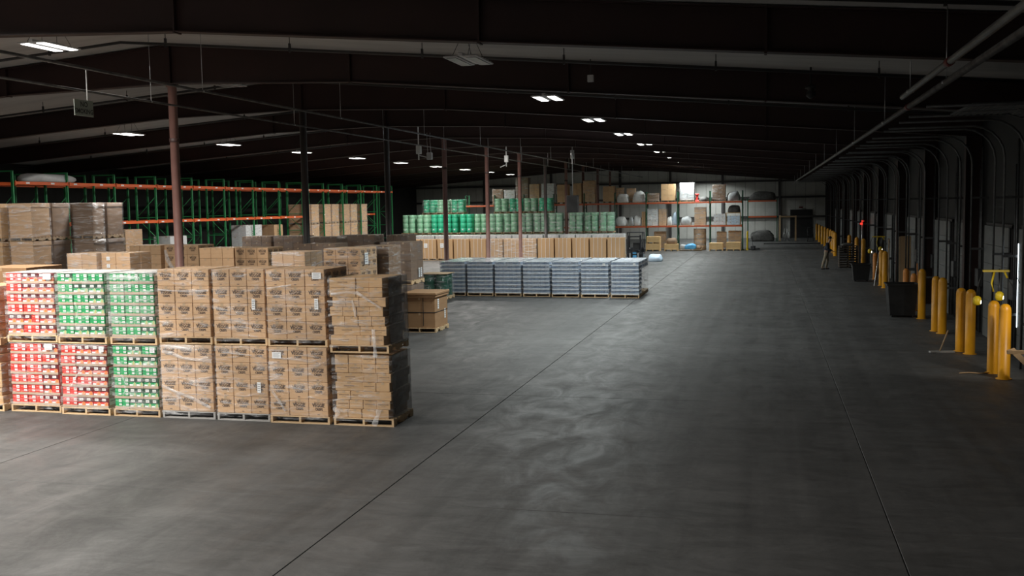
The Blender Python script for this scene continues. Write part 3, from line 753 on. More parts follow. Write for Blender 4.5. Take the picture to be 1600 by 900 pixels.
# left racks run along Y: local frame is rotated so that local +X runs along +Y and local -Y faces +X
def left_rack(label, X, y0, n, s, levels, D, H, last):
    t = thing('pallet_rack', label, 'rack', (X, y0, 0), PI/2, 'green pallet racks')
    um = upright(H, D, 'rack_green'); b = beam(s-.1, 'rack_orange')
    for k in range(n+1): ob('upright_frame', um, t, (k*s, 0, 0))
    for z, cnt in levels:
        for k in range(cnt):
            for y in (-.05, D+.005):
                o = ob('beam', b, t, (k*s+.05, y, z-.13))
                if y < 0:
                    for dx in (.5, 2.1): ob('shelf_label', STICK, o, (dx+R.uniform(-.3,.3), -.001, .03))
    return t
left_rack('green and orange pallet rack at left, row nearest the aisle', -30.0, 35.6, 13, 3.36, [(5.15, 13), (3.36, 8)], 1.2, 5.6, 8)
left_rack('green and orange pallet rack at left, back row', -31.6, 35.6, 13, 3.36, [(5.15, 13), (3.36, 13)], 1.2, 5.6, 13)
def in_rack(label, y, wd, zt, mt, fm, X=-30.1, z0=0, nz=4, cat='left rack loads'):
    # loads below the lowest beam: front faces -Y
    return plain(label, X-1.05, X-.05, y, z0, wd, 2, 2, nz, zt-PH-z0, mt, fm, cat)
in_rack('cream carton load in the left rack, far left', 40.0, 1.4, 2.6, 'plastic_white', None)
in_rack('brown carton load in the left rack left of the pink column', 43.2, 1.4, 2.95, 'cardboard', 'film')
in_rack('cream carton load in the left rack right of the pink column', 47.0, 1.6, 2.5, 'plastic_white', None)
in_rack('white wrapped load low in the left rack before the dark column', 55.0, 2.0, 2.9, 'plastic_white', 'film')
in_rack('tan carton load low in the left rack before the dark column', 58.6, 1.2, 2.85, 'cardboard', None)
wht = [(62.6,1.2),(64.0,1.2),(66.0,1.2),(67.4,1.2),(69.4,1.2),(70.8,1.2),(72.8,1.2)]
for k, (y, wd) in enumerate(wht):
    for z in range(3):
        gaylord('pale bulk carton at the far end of the left rack, %s from left, %s tier' % (ORD[k], tn[z]), -31.15, -30.1, y, z*1.38, wd, 1.38-PH-.024, 'cardboard' if k % 2 == 0 else 'cardboard_gold', 'film_heavy' if k in (1,3,5,6) else 'film', 'pale bulk cartons in the left rack')
# lumps: sacks, tarps, bags
def sack_mesh(name, mt, W, D, H, seed, lumps=.18):
    rr = random.Random(seed); bm = bmesh.new(); bmesh.ops.create_icosphere(bm, subdivisions=3, radius=1)
    ph = [rr.uniform(0, 6.3) for _ in range(6)]
    for v in bm.verts:
        x, y, z = v.co
        n = math.sin(3.1*x+ph[0])*math.cos(2.7*y+ph[1])+.6*math.sin(5.3*y+ph[2]+2*z)+.5*math.cos(6.1*x+ph[3]-3*z)
        f = 1+lumps*n*.5
        e = .62
        sg = lambda q: (1 if q >= 0 else -1)*abs(q)**e
        v.co = (sg(x)*W/2*f, sg(y)*D/2*f, max(-.42, z*f*.95)*H*.7+.294*H)
    me = bpy.data.meshes.new(name); bm.to_mesh(me); bm.free()
    for p in me.polygons: p.use_smooth = True
    me.materials.append(M[mt]); return me
def sack(name, label, cat, mt, x, y, z, W, D, H, seed, group=None, rz=0):
    return tag(ob(name, sack_mesh(name, mt, W, D, H, seed), None, (x, y, z), rz), label, cat, group)
sack('wrapped_bundle', 'white film-wrapped bundle on top of the left rack', 'bundle', 'plastic_white', -30.6, 38.3, 5.16, 1.1, 3.0, .42, 3)
# far rack along X
FYR = 81.9
PX = [-1.73-2.525*k for k in range(10)]
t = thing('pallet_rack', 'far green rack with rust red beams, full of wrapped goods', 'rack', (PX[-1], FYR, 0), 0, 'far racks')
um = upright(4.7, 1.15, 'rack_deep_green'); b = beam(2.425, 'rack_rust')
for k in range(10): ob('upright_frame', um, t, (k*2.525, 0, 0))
for k in range(9):
    for z in (1.98, 3.86):
        for y in (-.05, 1.16): ob('beam', b, t, (k*2.525+.05, y, z-.13))
        ob('shelf_deck', cached('deckf', lambda: MB().box(0, 2.42, 0, 1.1, 0, .02).mesh('shelf_deck', 'wood_dark')), t, (k*2.525+.05, .02, z-.02))
def item_box(label, x0, x1, z0, z1, mt, fm=None, y=FYR+.08, D=.9, nx=2, nz=3, grp='goods on the far rack', skid=True):
    W = x1-x0; o = load_root('boxed_goods', label, 'boxed goods', x0, y, z0, grp)
    if skid and z1-z0 > .6: pallet(o, W, D, 'wood_dark', False); b0 = PH
    else: b0 = 0
    grid(o, W, D, b0+.002, nx, 2, nz, z1-z0-b0-.004, mt)
    if fm: film(o, W, D, b0*.5+.01, z1-z0-.002, fm)
    return o
def fx(x): return (x-1160)*.0506-1.73        # picture column on the rack front -> metres along the rack
def fz(y, x=1050): return 3.8-(y-315-(1195-x)*.017)*.0524
TOP, MID = 3.87, 1.99
tops = [('tall grey dotted cartons at the far left of the far rack top', 757, 775, 296, 'cardboard_dark', 'film'), ('pale film box on the far rack top behind the rolls', 777, 795, 297, 'plastic_white', 'film'),
 ('tallest dark wrapped stack on the far rack top', 797, 818, 278, 'cardboard_dark', 'film_heavy'), ('brown cartons on the rack top right of the tallest stack', 820, 836, 288, 'cardboard', 'film'), ('tall white wrapped box on the rack top', 840, 861, 287, 'plastic_white', 'film'),
 ('brown cartons beside the tall white box', 866, 884, 289, 'cardboard', None), ('cartons with pale squares above the hanging black box', 891, 906, 287, 'cardboard', None), ('tall brown stack right of the hanging black box', 909, 928, 283, 'cardboard', 'film'),
 ('brown cartons with pale dots on the rack top, left of the sacks', 941, 959, 292, 'cardboard', None), ('cream carton behind the white sacks on the rack top', 961, 973, 294, 'cardboard', 'film'), ('wide brown cartons between white sacks on the rack top', 978, 992, 295, 'cardboard', 'film'),
 ('small grey-brown carton on the rack top', 1012, 1031, 303, 'cardboard_dark', 'film'), ('big orange-brown carton on the rack top', 1034, 1056, 289, 'cardboard_gold', None), ('grey wrapped box with a bright rim on the rack top', 1063, 1086, 287, 'sack_grey', 'film_heavy'),
 ('dark brown banded cartons alone near the right end of the rack top', 1114, 1134, 290, 'cardboard_dark', 'film')]
for lb, a, b_, y, mt, fm in tops:
    bk = 'sacks' in lb and a > 955
    item_box(lb, fx(a), fx(b_), TOP, fz(y, a), mt, fm, FYR+(.6 if bk else .08), .5 if bk else .9)
mids = [('white canister case at the left end of the middle shelf', 951, 959, 335, 'plastic_white', None), ('brown spotted cartons on the middle shelf', 1003, 1009, 331, 'cardboard', None), ('white cartons left of the blue sack on the middle shelf', 1012, 1029, 327, 'plastic_white', 'film'),
 ('spotted cartons beside the white cartons on the middle shelf', 1030, 1042, 327, 'cardboard', 'film'), ('brown wrapped cartons under the red object on the middle shelf', 1086, 1104, 324, 'cardboard', 'film_heavy'), ('white wrapped cartons on the middle shelf near the right end', 1116, 1134, 334, 'plastic_white', 'film'), ('blue-grey wrapped box at the right end of the middle shelf', 1137, 1156, 337, 'sack_blue', 'film')]
for lb, a, b_, y, mt, fm in mids: item_box(lb, fx(a), fx(b_), MID, fz(y, a), mt, fm, skid=False)
sk = [('lumpy white sacks on the rack top, left pile', 973, 'sack_white', TOP, 1.0, .75, .08), ('lumpy grey-white sacks on the rack top, right pile', 999, 'sack_white', TOP, 1.0, .95, 0), ('dark folded textiles on the rack top beside the red object', 1100, 'sack_dark', TOP, .7, .4, 0), ('brown heap on a pale base at the right end of the rack top', 1146, 'sack_grey', TOP, .95, .8, 0),
 ('white sacks at the left of the middle shelf', 970, 'sack_white', MID, .85, .8, 0), ('small grey sack on the middle shelf', 986, 'sack_grey', MID, .4, .75, 0), ('white sack beside the spotted cartons on the middle shelf', 996, 'sack_white', MID, .6, .85, 0), ('bulging white sack on the middle shelf', 1047, 'sack_white', MID, .5, .7, .15), ('pale blue sack on the middle shelf', 1055, 'sack_blue', MID, .45, 1.1, .1), ('grey-white sacks right of the pale blue sack', 1073, 'sack_grey', MID, .9, .75, 0)]
for k, (lb, x, mt, z, W, H, dy) in enumerate(sk): sack('sack_pile', lb, 'sacks', mt, fx(x), FYR+.3, z+.01, W, .5, H, 20+k, 'sacks on the far rack')
sack('sack_pile', 'dark heap on the small shelf near the right end of the far rack', 'sacks', 'sack_dark', fx(1147), FYR+.5, 2.95, 1.0, .8, .6, 55)
tag(ob('small_shelf', MB().box(0,1.2,0,1,0,.05).box(.02,.07,.02,.07,-.9,0).box(1.13,1.18,.02,.07,-.9,0).box(.02,.07,.93,.98,-.9,0).box(1.13,1.18,.93,.98,-.9,0).mesh('small_shelf','wood'), None, (fx(1134), FYR+.1, 2.9)), 'small wooden shelf standing on the middle level of the far rack', 'shelf')
tag(ob('red_object', MB().cbox(0,.3,0,.3,0,.12,.02).cbox(.05,.25,.05,.25,.12,.5,.03).cbox(0,.3,0,.3,.5,.62,.02).mesh('red_object','red_plastic'), None, (fx(1087), FYR+.2, TOP)), 'red plastic stand on the far rack top beside the grey wrapped box', 'plastic stand')
# floor level in the far rack
def crate(label, x0, x1, z0, z1, y=FYR-1.12, D=1.0, group='pine crates under the far rack'):
    W, H = x1-x0, z1-z0; o = load_root('wooden_crate', label, 'crate', x0, y, z0, group)
    n = 3; bh = (H-.1)/n
    sd = MB().box(0,W,0,.02,0,bh-.01).mesh('side_board','crate_pine'); en = MB().box(0,.02,.02,D-.02,0,bh-.01).mesh('side_board','crate_pine')
    for k in range(n):
        for yy in (0, D-.02): ob('side_board', sd, o, (0,yy,.1+k*bh))
        for xx in (0, W-.02): ob('side_board', en, o, (xx,0,.1+k*bh))
    ob('crate_top', MB().cbox(0,W,0,D,0,.02,.003).mesh('crate_top','crate_pine'), o, (0,0,H-.02))
    for xx in (0, W/2-.04, W-.08): ob('skid', MB().box(0,.08,0,D,0,.1).mesh('skid','crate_pine'), o, (xx,0,0))
    for xx in (.03, W-.1): ob('batten', MB().box(0,.07,-.02,0,.1,H-.02).mesh('batten','crate_pine'), o, (xx,0,0))
    return o
crate('lower pine crate of two stacked under the far rack', fx(1012), fx(1034), 0, .6); crate('upper pine crate of two stacked under the far rack', fx(1013), fx(1034), .6, 1.15)
crate('low pale crate heaped with scrap under the far rack', fx(1041), fx(1062), 0, .55); crate('pine crate third from the right under the far rack', fx(1110), fx(1131), 0, .6); crate('pale pine crate at the right end under the far rack', fx(1136), fx(1158), 0, .65)
item_box('white and brown carton stack behind the stacked pine crates', fx(1021), fx(1040), 0, 1.5, 'cardboard', 'film', FYR+.85, .6)
item_box('brown wrapped cartons above the third crate', fx(1120), fx(1135), .02, 1.45, 'cardboard', 'film', FYR+.8, .6); item_box('grey wrapped cartons above the right end crate', fx(1138), fx(1158), .02, 1.5, 'cardboard', 'film_heavy', FYR+.8, .6)
sack('scrap_heap', 'brown scrap heaped on the low pale crate', 'scrap', 'cardboard_dark', fx(1052), FYR-.62, .55, .8, .7, .5, 71)
t = load_root('tarp_pallet', 'pallet of small goods under a bright blue tarp below the far rack', 'pallet load', fx(1064), FYR-1.2, 0, None); pallet(t, 1.75, 1.0, 'wood_dark', False)
ob('blue_tarp', sack_mesh('blue_tarp', 'tarp_blue', .95, .8, .45, 81), t, (.85,.45,PH)); ob('grey_bag', sack_mesh('grey_bag', 'sack_grey', .5, .6, .4, 82), t, (.32,.5,PH)); ob('brown_bag', sack_mesh('brown_bag', 'cardboard_dark', .4, .6, .3, 83), t, (1.5,.5,PH))
t = load_root('paper_roll', 'round brown wrapped roll standing under the far rack', 'roll', fx(1094), FYR+.62, 0, None)
for k in range(4): ob('roll_section', cached('rsec', lambda: MB().lathe([(0,0),(.47,0),(.49,.02),(.49,.4),(.47,.42),(0,.42)], n=18).mesh('roll_section','cardboard')), t, (0,0,k*.425))
film_o = ob('stretch_film', MB().lathe([(.5,.02),(.505,.6),(.5,1.2),(.495,1.69)], n=18).mesh('stretch_film','film_heavy'), t)
# yellow end guards of the far rack
for k in range(3):
    t = thing('rack_guard', 'yellow steel guard panel at the end of the far rack, %s from the camera' % ORD[k], 'guard', (fx(1162)+.22, FYR-.3+k*.95, 0), 0, 'yellow rack guards')
    ob('guard_panel', MB().cbox(0,.1,0,.5,0,1.45,.02).mesh('guard_panel','guard_yellow'), t); ob('base_plate', MB().box(-.05,.15,-.05,.55,0,.015).mesh('base_plate','guard_yellow'), t)
t = thing('pallet_jack', 'dark hand pallet jack lying beside the yellow guards', 'pallet jack', (fx(1176), FYR-.8, 0), -.3)
ob('fork', MB().cbox(-.12,-.02,0,1.1,.06,.12,.01).mesh('fork','black_metal'), t); ob('fork', MB().cbox(.12,.22,0,1.1,.06,.12,.01).mesh('fork','black_metal'), t)
ob('pump_body', MB().cbox(-.12,.22,-.2,0,.04,.35,.02).mesh('pump_body','black_metal'), t); ob('handle', MB().tube([(.05,-.15,.3),(.05,-.35,.75)],.02,6).tube([(-.1,-.36,.76),(.2,-.36,.76)],.018,6).mesh('handle','black_metal'), t); ob('wheel', MB().tube([(-.05,-.1,.06),(.15,-.1,.06)],.06,10).mesh('wheel','black_plastic'), t)
# dark rack and scrap by the far wall
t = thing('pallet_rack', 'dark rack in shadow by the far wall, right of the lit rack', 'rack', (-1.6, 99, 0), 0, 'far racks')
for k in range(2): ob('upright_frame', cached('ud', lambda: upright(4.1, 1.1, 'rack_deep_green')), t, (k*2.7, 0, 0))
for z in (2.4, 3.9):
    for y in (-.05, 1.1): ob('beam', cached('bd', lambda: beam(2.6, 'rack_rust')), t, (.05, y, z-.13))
sack('scrap_heap', 'black sheeting heaped under the dark rack by the far wall', 'scrap', 'sack_dark', -.25, 99.5, .0, 2.2, .8, 1.1, 91)
sack('scrap_heap', 'black bundle lying on top of the dark rack', 'scrap', 'sack_dark', -.25, 99.5, 3.91, 2.4, .9, .9, 92)
t = thing('lumber_stand', 'pale upright board beside stacked bright scrap at the far wall', 'boards', (2.0, 100, 0))
ob('board', MB().cbox(-.7,-.55,0,.05,0,2.45,.005).mesh('board','wood'), t); ob('board', MB().cbox(.75,.9,0,.05,0,2.4,.005).mesh('board','plywood'), t); ob('cross_board', MB().cbox(-.55,.75,0,.04,2.25,2.38,.005).mesh('cross_board','plywood'), t)
for pa, pb, r_ in (((-.4,.1,0),(-.1,.15,1.2),.04),((-.1,.1,0),(.1,.2,1.4),.03),((.2,.1,0),(-.2,.2,1.1),.04),((.3,.1,0),(.2,.15,.9),.05)): ob('scrap_bar', MB().tube([pa,pb],r_,6).mesh('scrap_bar','galv'), t)
struct('trim_40', MB().cbox(-.1, 5.6, 92.8, 93.0, 0, .07, .01).mesh('kerb', 'black_metal'))

# ------------------------------------------------------------------ forklift
t = thing('forklift', 'black forklift with raised mast parked at the end of the tan bundles', 'forklift', (-7.85, 62.2, 0), 0)
ob('chassis', MB().cbox(-.5,.5,.55,1.7,.15,.75,.05).cbox(-.48,.48,1.5,2.1,.2,1.05,.08).mesh('chassis','black_metal'), t)
for x in (-.42, .34): ob('mast_rail', MB().cbox(x,x+.09,.3,.42,.06,1.85,.008).mesh('mast_rail','black_metal'), t)
ob('mast_crossbar', MB().cbox(-.42,.43,.33,.39,1.72,1.8,.008).cbox(-.42,.43,.33,.39,.9,.98,.008).mesh('mast_crossbar','black_metal'), t)
ob('fork_carriage', MB().cbox(-.45,.46,.24,.3,.3,.38,.008).cbox(-.45,.46,.24,.3,.62,.7,.008).mesh('fork_carriage','black_metal'), t)
for x in (-.3, .2): ob('fork', MB().cbox(x,x+.1,.2,.25,.05,.75,.006).cbox(x,x+.1,-.75,.25,.05,.09,.006).mesh('fork','galv'), t)
ob('overhead_guard', MB().cbox(-.5,.5,.6,1.7,1.98,2.03,.01).tube([(-.46,.62,.7),(-.46,.75,2.0)],.03,6).tube([(.46,.62,.7),(.46,.75,2.0)],.03,6).tube([(-.46,1.65,1.0),(-.46,1.6,2.0)],.03,6).tube([(.46,1.65,1.0),(.46,1.6,2.0)],.03,6).mesh('overhead_guard','black_metal'), t)
ob('seat', MB().cbox(-.22,.22,1.0,1.4,.75,.88,.03).cbox(-.22,.22,1.35,1.48,.85,1.35,.03).mesh('seat','black_plastic'), t)
for x in (-.52, .38):
    for y in (.75, 1.75): ob('wheel', MB().tube([(x,y,.24),(x+.14,y,.24)],.24,14).mesh('wheel','black_plastic'), t)
ob('blue_panel', MB().cbox(-.12,.12,.45,.55,.4,.8,.02).mesh('blue_panel','tarp_blue'), t)
plain('low pallet of white goods beside the forklift', -9.0, -8.45, 60.6, 0, 1.0, 2, 2, 1, .3, 'plastic_white', 'film', None)
sack('bag_heap', 'blue and yellow bags heaped on the floor right of the forklift', 'bags', 'sack_blue', -6.95, 66.5, 0, .9, .8, .5, 101)

# ------------------------------------------------------------------ pipes, sign, hanging gear
def pipe(label, pts, r, mt, hangers=(), name='sprinkler_pipe', group='ceiling pipes', couplings=()):
    c = Vector(pts[0]); t = thing(name, label, 'pipe', tuple(c), 0, group)
    L = [tuple(Vector(p)-c) for p in pts]
    ob('pipe_run', MB().tube(L, r, 10).mesh('pipe_run', mt), t)
    for h, zt in hangers:
        q = Vector(h)-c; ob('hanger', MB().tube([(q.x,q.y,q.z), (q.x,q.y,zt-c.z)], .008, 5).lathe([(r+.012,q.z-.02),(r+.016,q.z),(r+.012,q.z+.02)], q.x, q.y, 8).mesh('hanger','galv'), t)
    for h in couplings:
        q = Vector(h)-c; ob('coupling', MB().tube([(q.x,q.y-.1,q.z),(q.x,q.y+.1,q.z)], r*1.25, 10).mesh('coupling','pipe_red'), t)
    return t
def along(x, z, ys): return [((x, y, z), deck(x)) for y in ys]
pipe('long pale pipe running away under the ridge past the no smoking sign', [(-12.35,-10,6.5),(-12.35,106,6.5)], .03, 'pipe_grey', along(-12.35,6.5,[13.1+7.69*k for k in range(12)]))
pipe('thin pale pipe beside the column row, left of the long one', [(-14.4,-10,6.45),(-14.4,106,6.45)], .026, 'pipe_grey', along(-14.4,6.45,[14.2+7.69*k for k in range(12)]))
pipe('thick grey main pipe at the upper right, running to the far wall', [(2.5,-10,5.45),(2.5,106,5.45)], .05, 'pipe_grey', along(2.5,5.45,[8.0+7.69*k for k in range(12)]), couplings=[(2.5,19.6,5.45)])
pipe('shorter grey pipe at the upper right, left of the thick main', [(2.15,-10,5.44),(2.15,17.6,5.44)], .045, 'pipe_grey', along(2.15,5.44,[9,16.7]), couplings=[(2.15,13.3,5.44)])
for k in range(13):
    y = FR[k+1]-2.1
    t = thing('branch_pipe', 'dark sprinkler branch pipe crossing under the roof, %s from the camera' % ORD[k], 'pipe', (0, y, 0), 0, 'sprinkler branch pipes')
    def bp(a, b):
        return MB().tube([(a,0,deck(a)-.28),(b,0,deck(b)-.28)], .035, 8)
    ob('pipe_run', cached('brA', lambda: bp(-37.5,-15).mesh('pipe_run','pipe_black')), t); ob('pipe_run', cached('brB', lambda: bp(-15,5.6).mesh('pipe_run','pipe_black')), t)
    for x in [-33,-29.8,-26.6,-23.4,-20.2,-17,-13.8,-10.6,-7.4,-4.2,-1,2.2]:
        ob('hanger', cached(('hg', x), lambda: MB().box(x-.02,x+.02,-.03,.03,deck(x)-.34,deck(x)-.14).tube([(x,0,deck(x)-.2),(x,0,deck(x))],.01,5).mesh('hanger','pipe_black')), t)
# no smoking sign
t = thing('no_smoking_sign', 'hanging green-grey NO SMOKING sign below the pipe at upper left', 'sign', (-12.35, 16.6, 5.6), PI/2)
ob('sign_board', MB().cbox(-.27,.27,-.008,.008,0,.30,.003).mesh('sign_board','sign_green'), t)
for s, rz in ((-1, 0), (1, PI)):
    ob('lettering', text_mesh('lettering', [('NO',.135,0,.065,0,.003,0,1),('SMOKING',.125,0,-.065,0,.003,0,.92)], 'sign_ink'), t, (0, s*.0095, .15), rz)
ob('hanger_rod', MB().tube([(.12,0,.29),(.12,0,.9)],.012,6).tube([(.06,0,.9),(.18,0,.9)],.015,6).mesh('hanger_rod','white_metal'), t)
# white drop rods
def drop(label, x, y, z0, z1, loop):
    t = thing('power_drop', label, 'power drop', (x, y, z0), 0, 'hanging power drops')
    ob('rod', MB().tube([(0,0,0),(0,0,z1-z0)],.03,8).mesh('rod','white_metal'), t); ob('motor_box', MB().cbox(-.1,.12,-.08,.08,.25,.62,.02).mesh('motor_box','white_metal'), t)
    ob('arm', MB().tube([(0,0,.2),(.45,0,.08)] if loop else [(0,0,.12),(-.35,0,-.02)],.025,6).mesh('arm','housing'), t)
    if loop:
        ob('outlet_box', MB().cbox(.38,.62,-.08,.08,.0,.3,.02).mesh('outlet_box','housing'), t)
        for dx in (.42,.56): ob('cord', MB().tube([(dx,0,.3),(dx-.03,0,.8),(dx-.02,0,1.15)],.012,5).mesh('cord','housing'), t)
drop('white hanging power drop with looped cords between the third and fourth columns', -14.62, 42, 5.85, 8.1, True)
drop('white hanging power drop right of the fifth column', -13.9, 54.6, 5.95, 8.03, False)
t = thing('hanging_black_box', 'black box hanging on a pale rod before the far rack', 'hanging box', (-11.2, 60, 3.33))
ob('box_body', MB().cbox(-.33,.33,-.3,.3,0,1.02,.03).mesh('box_body','black_plastic'), t); ob('rod', MB().tube([(0,0,1.0),(0,0,4.455)],.025,8).mesh('rod','galv'), t); ob('reel', MB().lathe([(.05,0),(.12,.02),(.12,.5),(.05,.52)],0,0,10).mesh('reel','galv'), t, (0,0,3.2))
t = thing('junction_box', 'small pale junction box hanging under the second roof beam', 'junction box', (-3.9, 23.3, 6.6)); ob('box_body', MB().cbox(-.07,.07,-.04,.04,0,.16,.01).mesh('box_body','housing'), t); ob('conduit', MB().tube([(0,0,.16),(0,0,deck(-3.9)-6.6)],.012,6).mesh('conduit','pipe_black'), t)
t = thing('unit_fan', 'small black hanging camera dome under the dark roof at right', 'camera dome', (.95, 23.1, 6.0)); ob('dome', MB().lathe([(.02,0),(.09,.05),(.1,.12),(.06,.2),(.12,.22),(.12,.27),(.03,.3)],n=12).mesh('dome','black_plastic'), t); ob('stem', MB().tube([(0,0,.28),(0,0,deck(.95)-6.0)],.02,6).mesh('stem','black_metal'), t)

# ------------------------------------------------------------------ dock wall
DOORS = [(20.2,22.75,'open'),(24.15,26.3,'pale'),(27.15,30.2,'pale'),(31.7,34.0,'ribbed'),(35.4,38.6,'pale'),(39.4,42.6,'ribbed'),(43.2,45.8,'pale'),(47.1,50.4,'ribbed'),(51.0,54.0,'pale'),(55.0,58.0,'ribbed'),(59.0,61.8,'pale'),(63.6,66.8,'ribbed'),(68.2,71.6,'pale'),(73,76.4,'pale'),(78,81.4,'ribbed'),(83,86.4,'pale'),(88,91.4,'ribbed'),(94,97.4,'pale')]
XT = 5.5
def track_path(y, r=.75, zt=4.75, xe=2.9):
    return [(XT,y,0),(XT,y,zt)]+[(XT-r+r*math.cos(a),y,zt+r*math.sin(a)) for a in (.3,.6,.9,1.2,1.5)]+[(xe,y,zt+r)]
for k, (y0, y1, kind) in enumerate(DOORS):
    W = y1-y0
    d = struct('door_%d' % (k+1), MB().box(0,.06,0,.07,0,3.1).box(0,.06,W-.07,W,0,3.1).box(0,.06,0,W,3.02,3.12).mesh('door_frame','girt'), (5.9, y0, 0))
    for yy in (.09, W-.09):
        ob('door_track', MB().tube([(x-5.9, yy, z) for x, _, z in track_path(0)], .028, 6).mesh('door_track','track_steel'), d)
        for z in (1.0, 2.4, 3.8): ob('track_bracket', cached('tbk', lambda: MB().box(0,.45,-.02,.02,-.03,.03).mesh('track_bracket','track_steel')), d, (-.42, yy, z))
    mt = 'door_pale' if kind == 'pale' else 'door_ribbed'
    def panel():
        mb = MB().cbox(0,.04,0,W-.2,0,.5,.006)
        if kind != 'pale':
            for q in range(4): mb.box(-.018,0,0,W-.2,.04+q*.12,.09+q*.12)
            for q in range(3): mb.box(-.03,-.018,q*(W-.26)/2,q*(W-.26)/2+.06,0,.5)
        return mb.mesh('door_panel', mt)
    pm = cached(('dp', round(W,2), kind), panel)
    if kind == 'open':
        # rolled up along its track: upright leaves high on the wall, then leaves turning under the roof
        for q in range(4): ob('door_panel', pm, d, (-.45, .1, 2.75+q*.505))
        for q, a in enumerate((.35, .8, 1.25)):
            r = .72; ob('door_panel', pm, d, (XT-5.9-r+r*math.cos(a-.25)-.02, .1, 4.78+r*math.sin(a-.25)), rot=(0, -a, 0))
        for q in range(2): ob('door_panel', pm, d, (XT-5.9-.8-q*.505, .1, 5.5), rot=(0, -PI/2, 0))
    else:
        for q in range(6): ob('door_panel', pm, d, (-.06, .1, .02+q*.505))
d2 = bpy.data.objects['door_2']
ob('daylight_gap', MB().box(-.075,-.07,2.0,2.03,.7,2.7).mesh('daylight_gap','daylight'), d2)
# pale insulated wall strips and conduits between the doors
for k, (y, z1, h) in enumerate(((26.75,3.1,.4),(30.9,3.3,.4),(34.7,3.0,.5),(39.0,3.0,.45),(42.9,3.0,.4),(46.4,2.9,.5))):
    wr = bpy.data.objects['wall_right']
    ob('wall_conduit', MB().tube([(5.9,y-.1,0),(5.9,y-.1,5.2)],.03,6).mesh('wall_conduit','track_steel'), wr); ob('wall_conduit', MB().tube([(5.9,y+.12,0),(5.9,y+.12,4.6)],.022,6).mesh('wall_conduit','track_steel'), wr); ob('control_box', MB().cbox(5.8,5.95,y-.2,y+.2,1.3,1.8,.01).mesh('control_box','track_steel'), wr)
# bollards
bol = MB().lathe([(.16,0),(.16,.012),(.118,.013),(.118,1.44),(.11,1.5),(.085,1.55),(.045,1.578),(0,1.585)], n=18).mesh('bollard_post','bollard_yellow')
short = MB().lathe([(.15,0),(.15,.012),(.11,.013),(.11,1.12),(.10,1.2),(.06,1.26),(0,1.275)], n=18).mesh('bollard_post','orange_paint')
BL = [(4.87,22.86,0),(4.8,23.59,0),(4.86,26.45,0),(4.72,26.9,0),(4.85,30.41,0),(4.76,30.95,0),(4.83,34.11,0),(4.92,36.6,1),(5.0,39.2,1),(5.0,45.9,0),(5.0,47.2,0),(5.1,50.9,1),(5.45,60.9,0),(5.3,63.4,0),(5.2,67.6,0),(4.65,72.22,0),(4.75,74.6,0),(4.8,77.2,0),(4.85,80.5,0),(4.85,84,0),(4.85,88,0),(4.85,92.2,0),(4.85,97,0),(4.85,102,0)]
for k, (x, y, o_) in enumerate(BL):
    lb = ['brightly lit yellow bollard nearest the right edge of the picture','tall yellow bollard just behind the brightly lit one'][k] if k < 2 else '%s bollard at the dock wall, %s from the right edge' % ('short orange' if o_ else 'tall yellow', ORD[k])
    ob('bollard_post', short if o_ else bol, thing('bollard', lb, 'bollard', (x, y, 0), 0, 'dock wall bollards'))
# dock lights on yellow arms
def dock_light(label, x, y, z, glow):
    t = thing('dock_light', label, 'dock light', (x, y, z), 0, 'dock lights')
    ob('mount_post', MB().tube([(.0,0,-.25),(0,0,.62)],.022,6).mesh('mount_post','black_metal'), t)
    ob('arm', MB().cbox(-.34,.2,-.03,.03,.55,.6,.006).mesh('arm','guard_yellow'), t); ob('arm', MB().tube([(-.1,0,.56),(-.16,-.02,.3),(-.12,-.03,.12)],.022,6).mesh('arm','guard_yellow'), t); ob('arm', MB().tube([(.1,0,.56),(.16,0,.42)],.022,6).mesh('arm','guard_yellow'), t)
    for dx, dz in ((.0, 0), (-.45, -.1)):
        ob('lamp_head', MB().lathe([(.03,-.08),(.07,-.06),(.09,0),(.085,.08),(.05,.12),(.02,.13)],n=12).mesh('lamp_head','guard_yellow'), t, (dx, -.04, dz))
        ob('lamp_lens', MB().lathe([(.045,-.012),(.05,0),(.03,.01)],n=12).mesh('lamp_lens','lamp_glow' if glow else 'galv'), t, (dx+.07, -.06, dz), rot=(0, PI/2, 0))
    ob('cord', MB().tube([(-.34,0,.56),(-.42,0,.3),(-.46,-.02,.05)],.012,5).tube([(.12,0,.5),(.3,.05,.2),(.34,.05,.5),(.42,.05,.3)],.012,5).mesh('cord','black_plastic'), t)
    return t
dock_light('yellow jointed dock light above the second bollard from the right edge', 4.98, 24.0, 1.62, True)
dock_light('small yellow dock light glowing beside leaning poles along the dock wall', 5.05, 48.3, 1.55, True)
# work lamp just out of the picture that lights the nearest bollard
t = thing('work_lamp', 'work lamp on the dock wall beyond the right edge', 'work lamp', (5.5, 21.2, 2.3))
ob('lamp_head', MB().cbox(-.12,.12,-.05,.1,-.12,.12,.02).mesh('lamp_head','black_plastic'), t); ob('bracket', MB().tube([(.0,.1,0),(.4,.1,.05)],.02,6).mesh('bracket','black_metal'), t); ob('lamp_lens', MB().box(-.1,.1,.1,.104,-.1,.1).mesh('lamp_lens','lamp_glow'), t)
ld = bpy.data.lights.new('work_lamp', 'SPOT'); ld.energy = 140; ld.color = (1,.96,.85); ld.spot_size = math.radians(70); ld.spot_blend = .7; ld.shadow_soft_size = .08
lo_ = ob('lamp_beam', ld, t, (-.02, .13, 0)); lo_.rotation_euler = Vector((-.55, 1.6, -1.0)).to_track_quat('-Z', 'Y').to_euler()
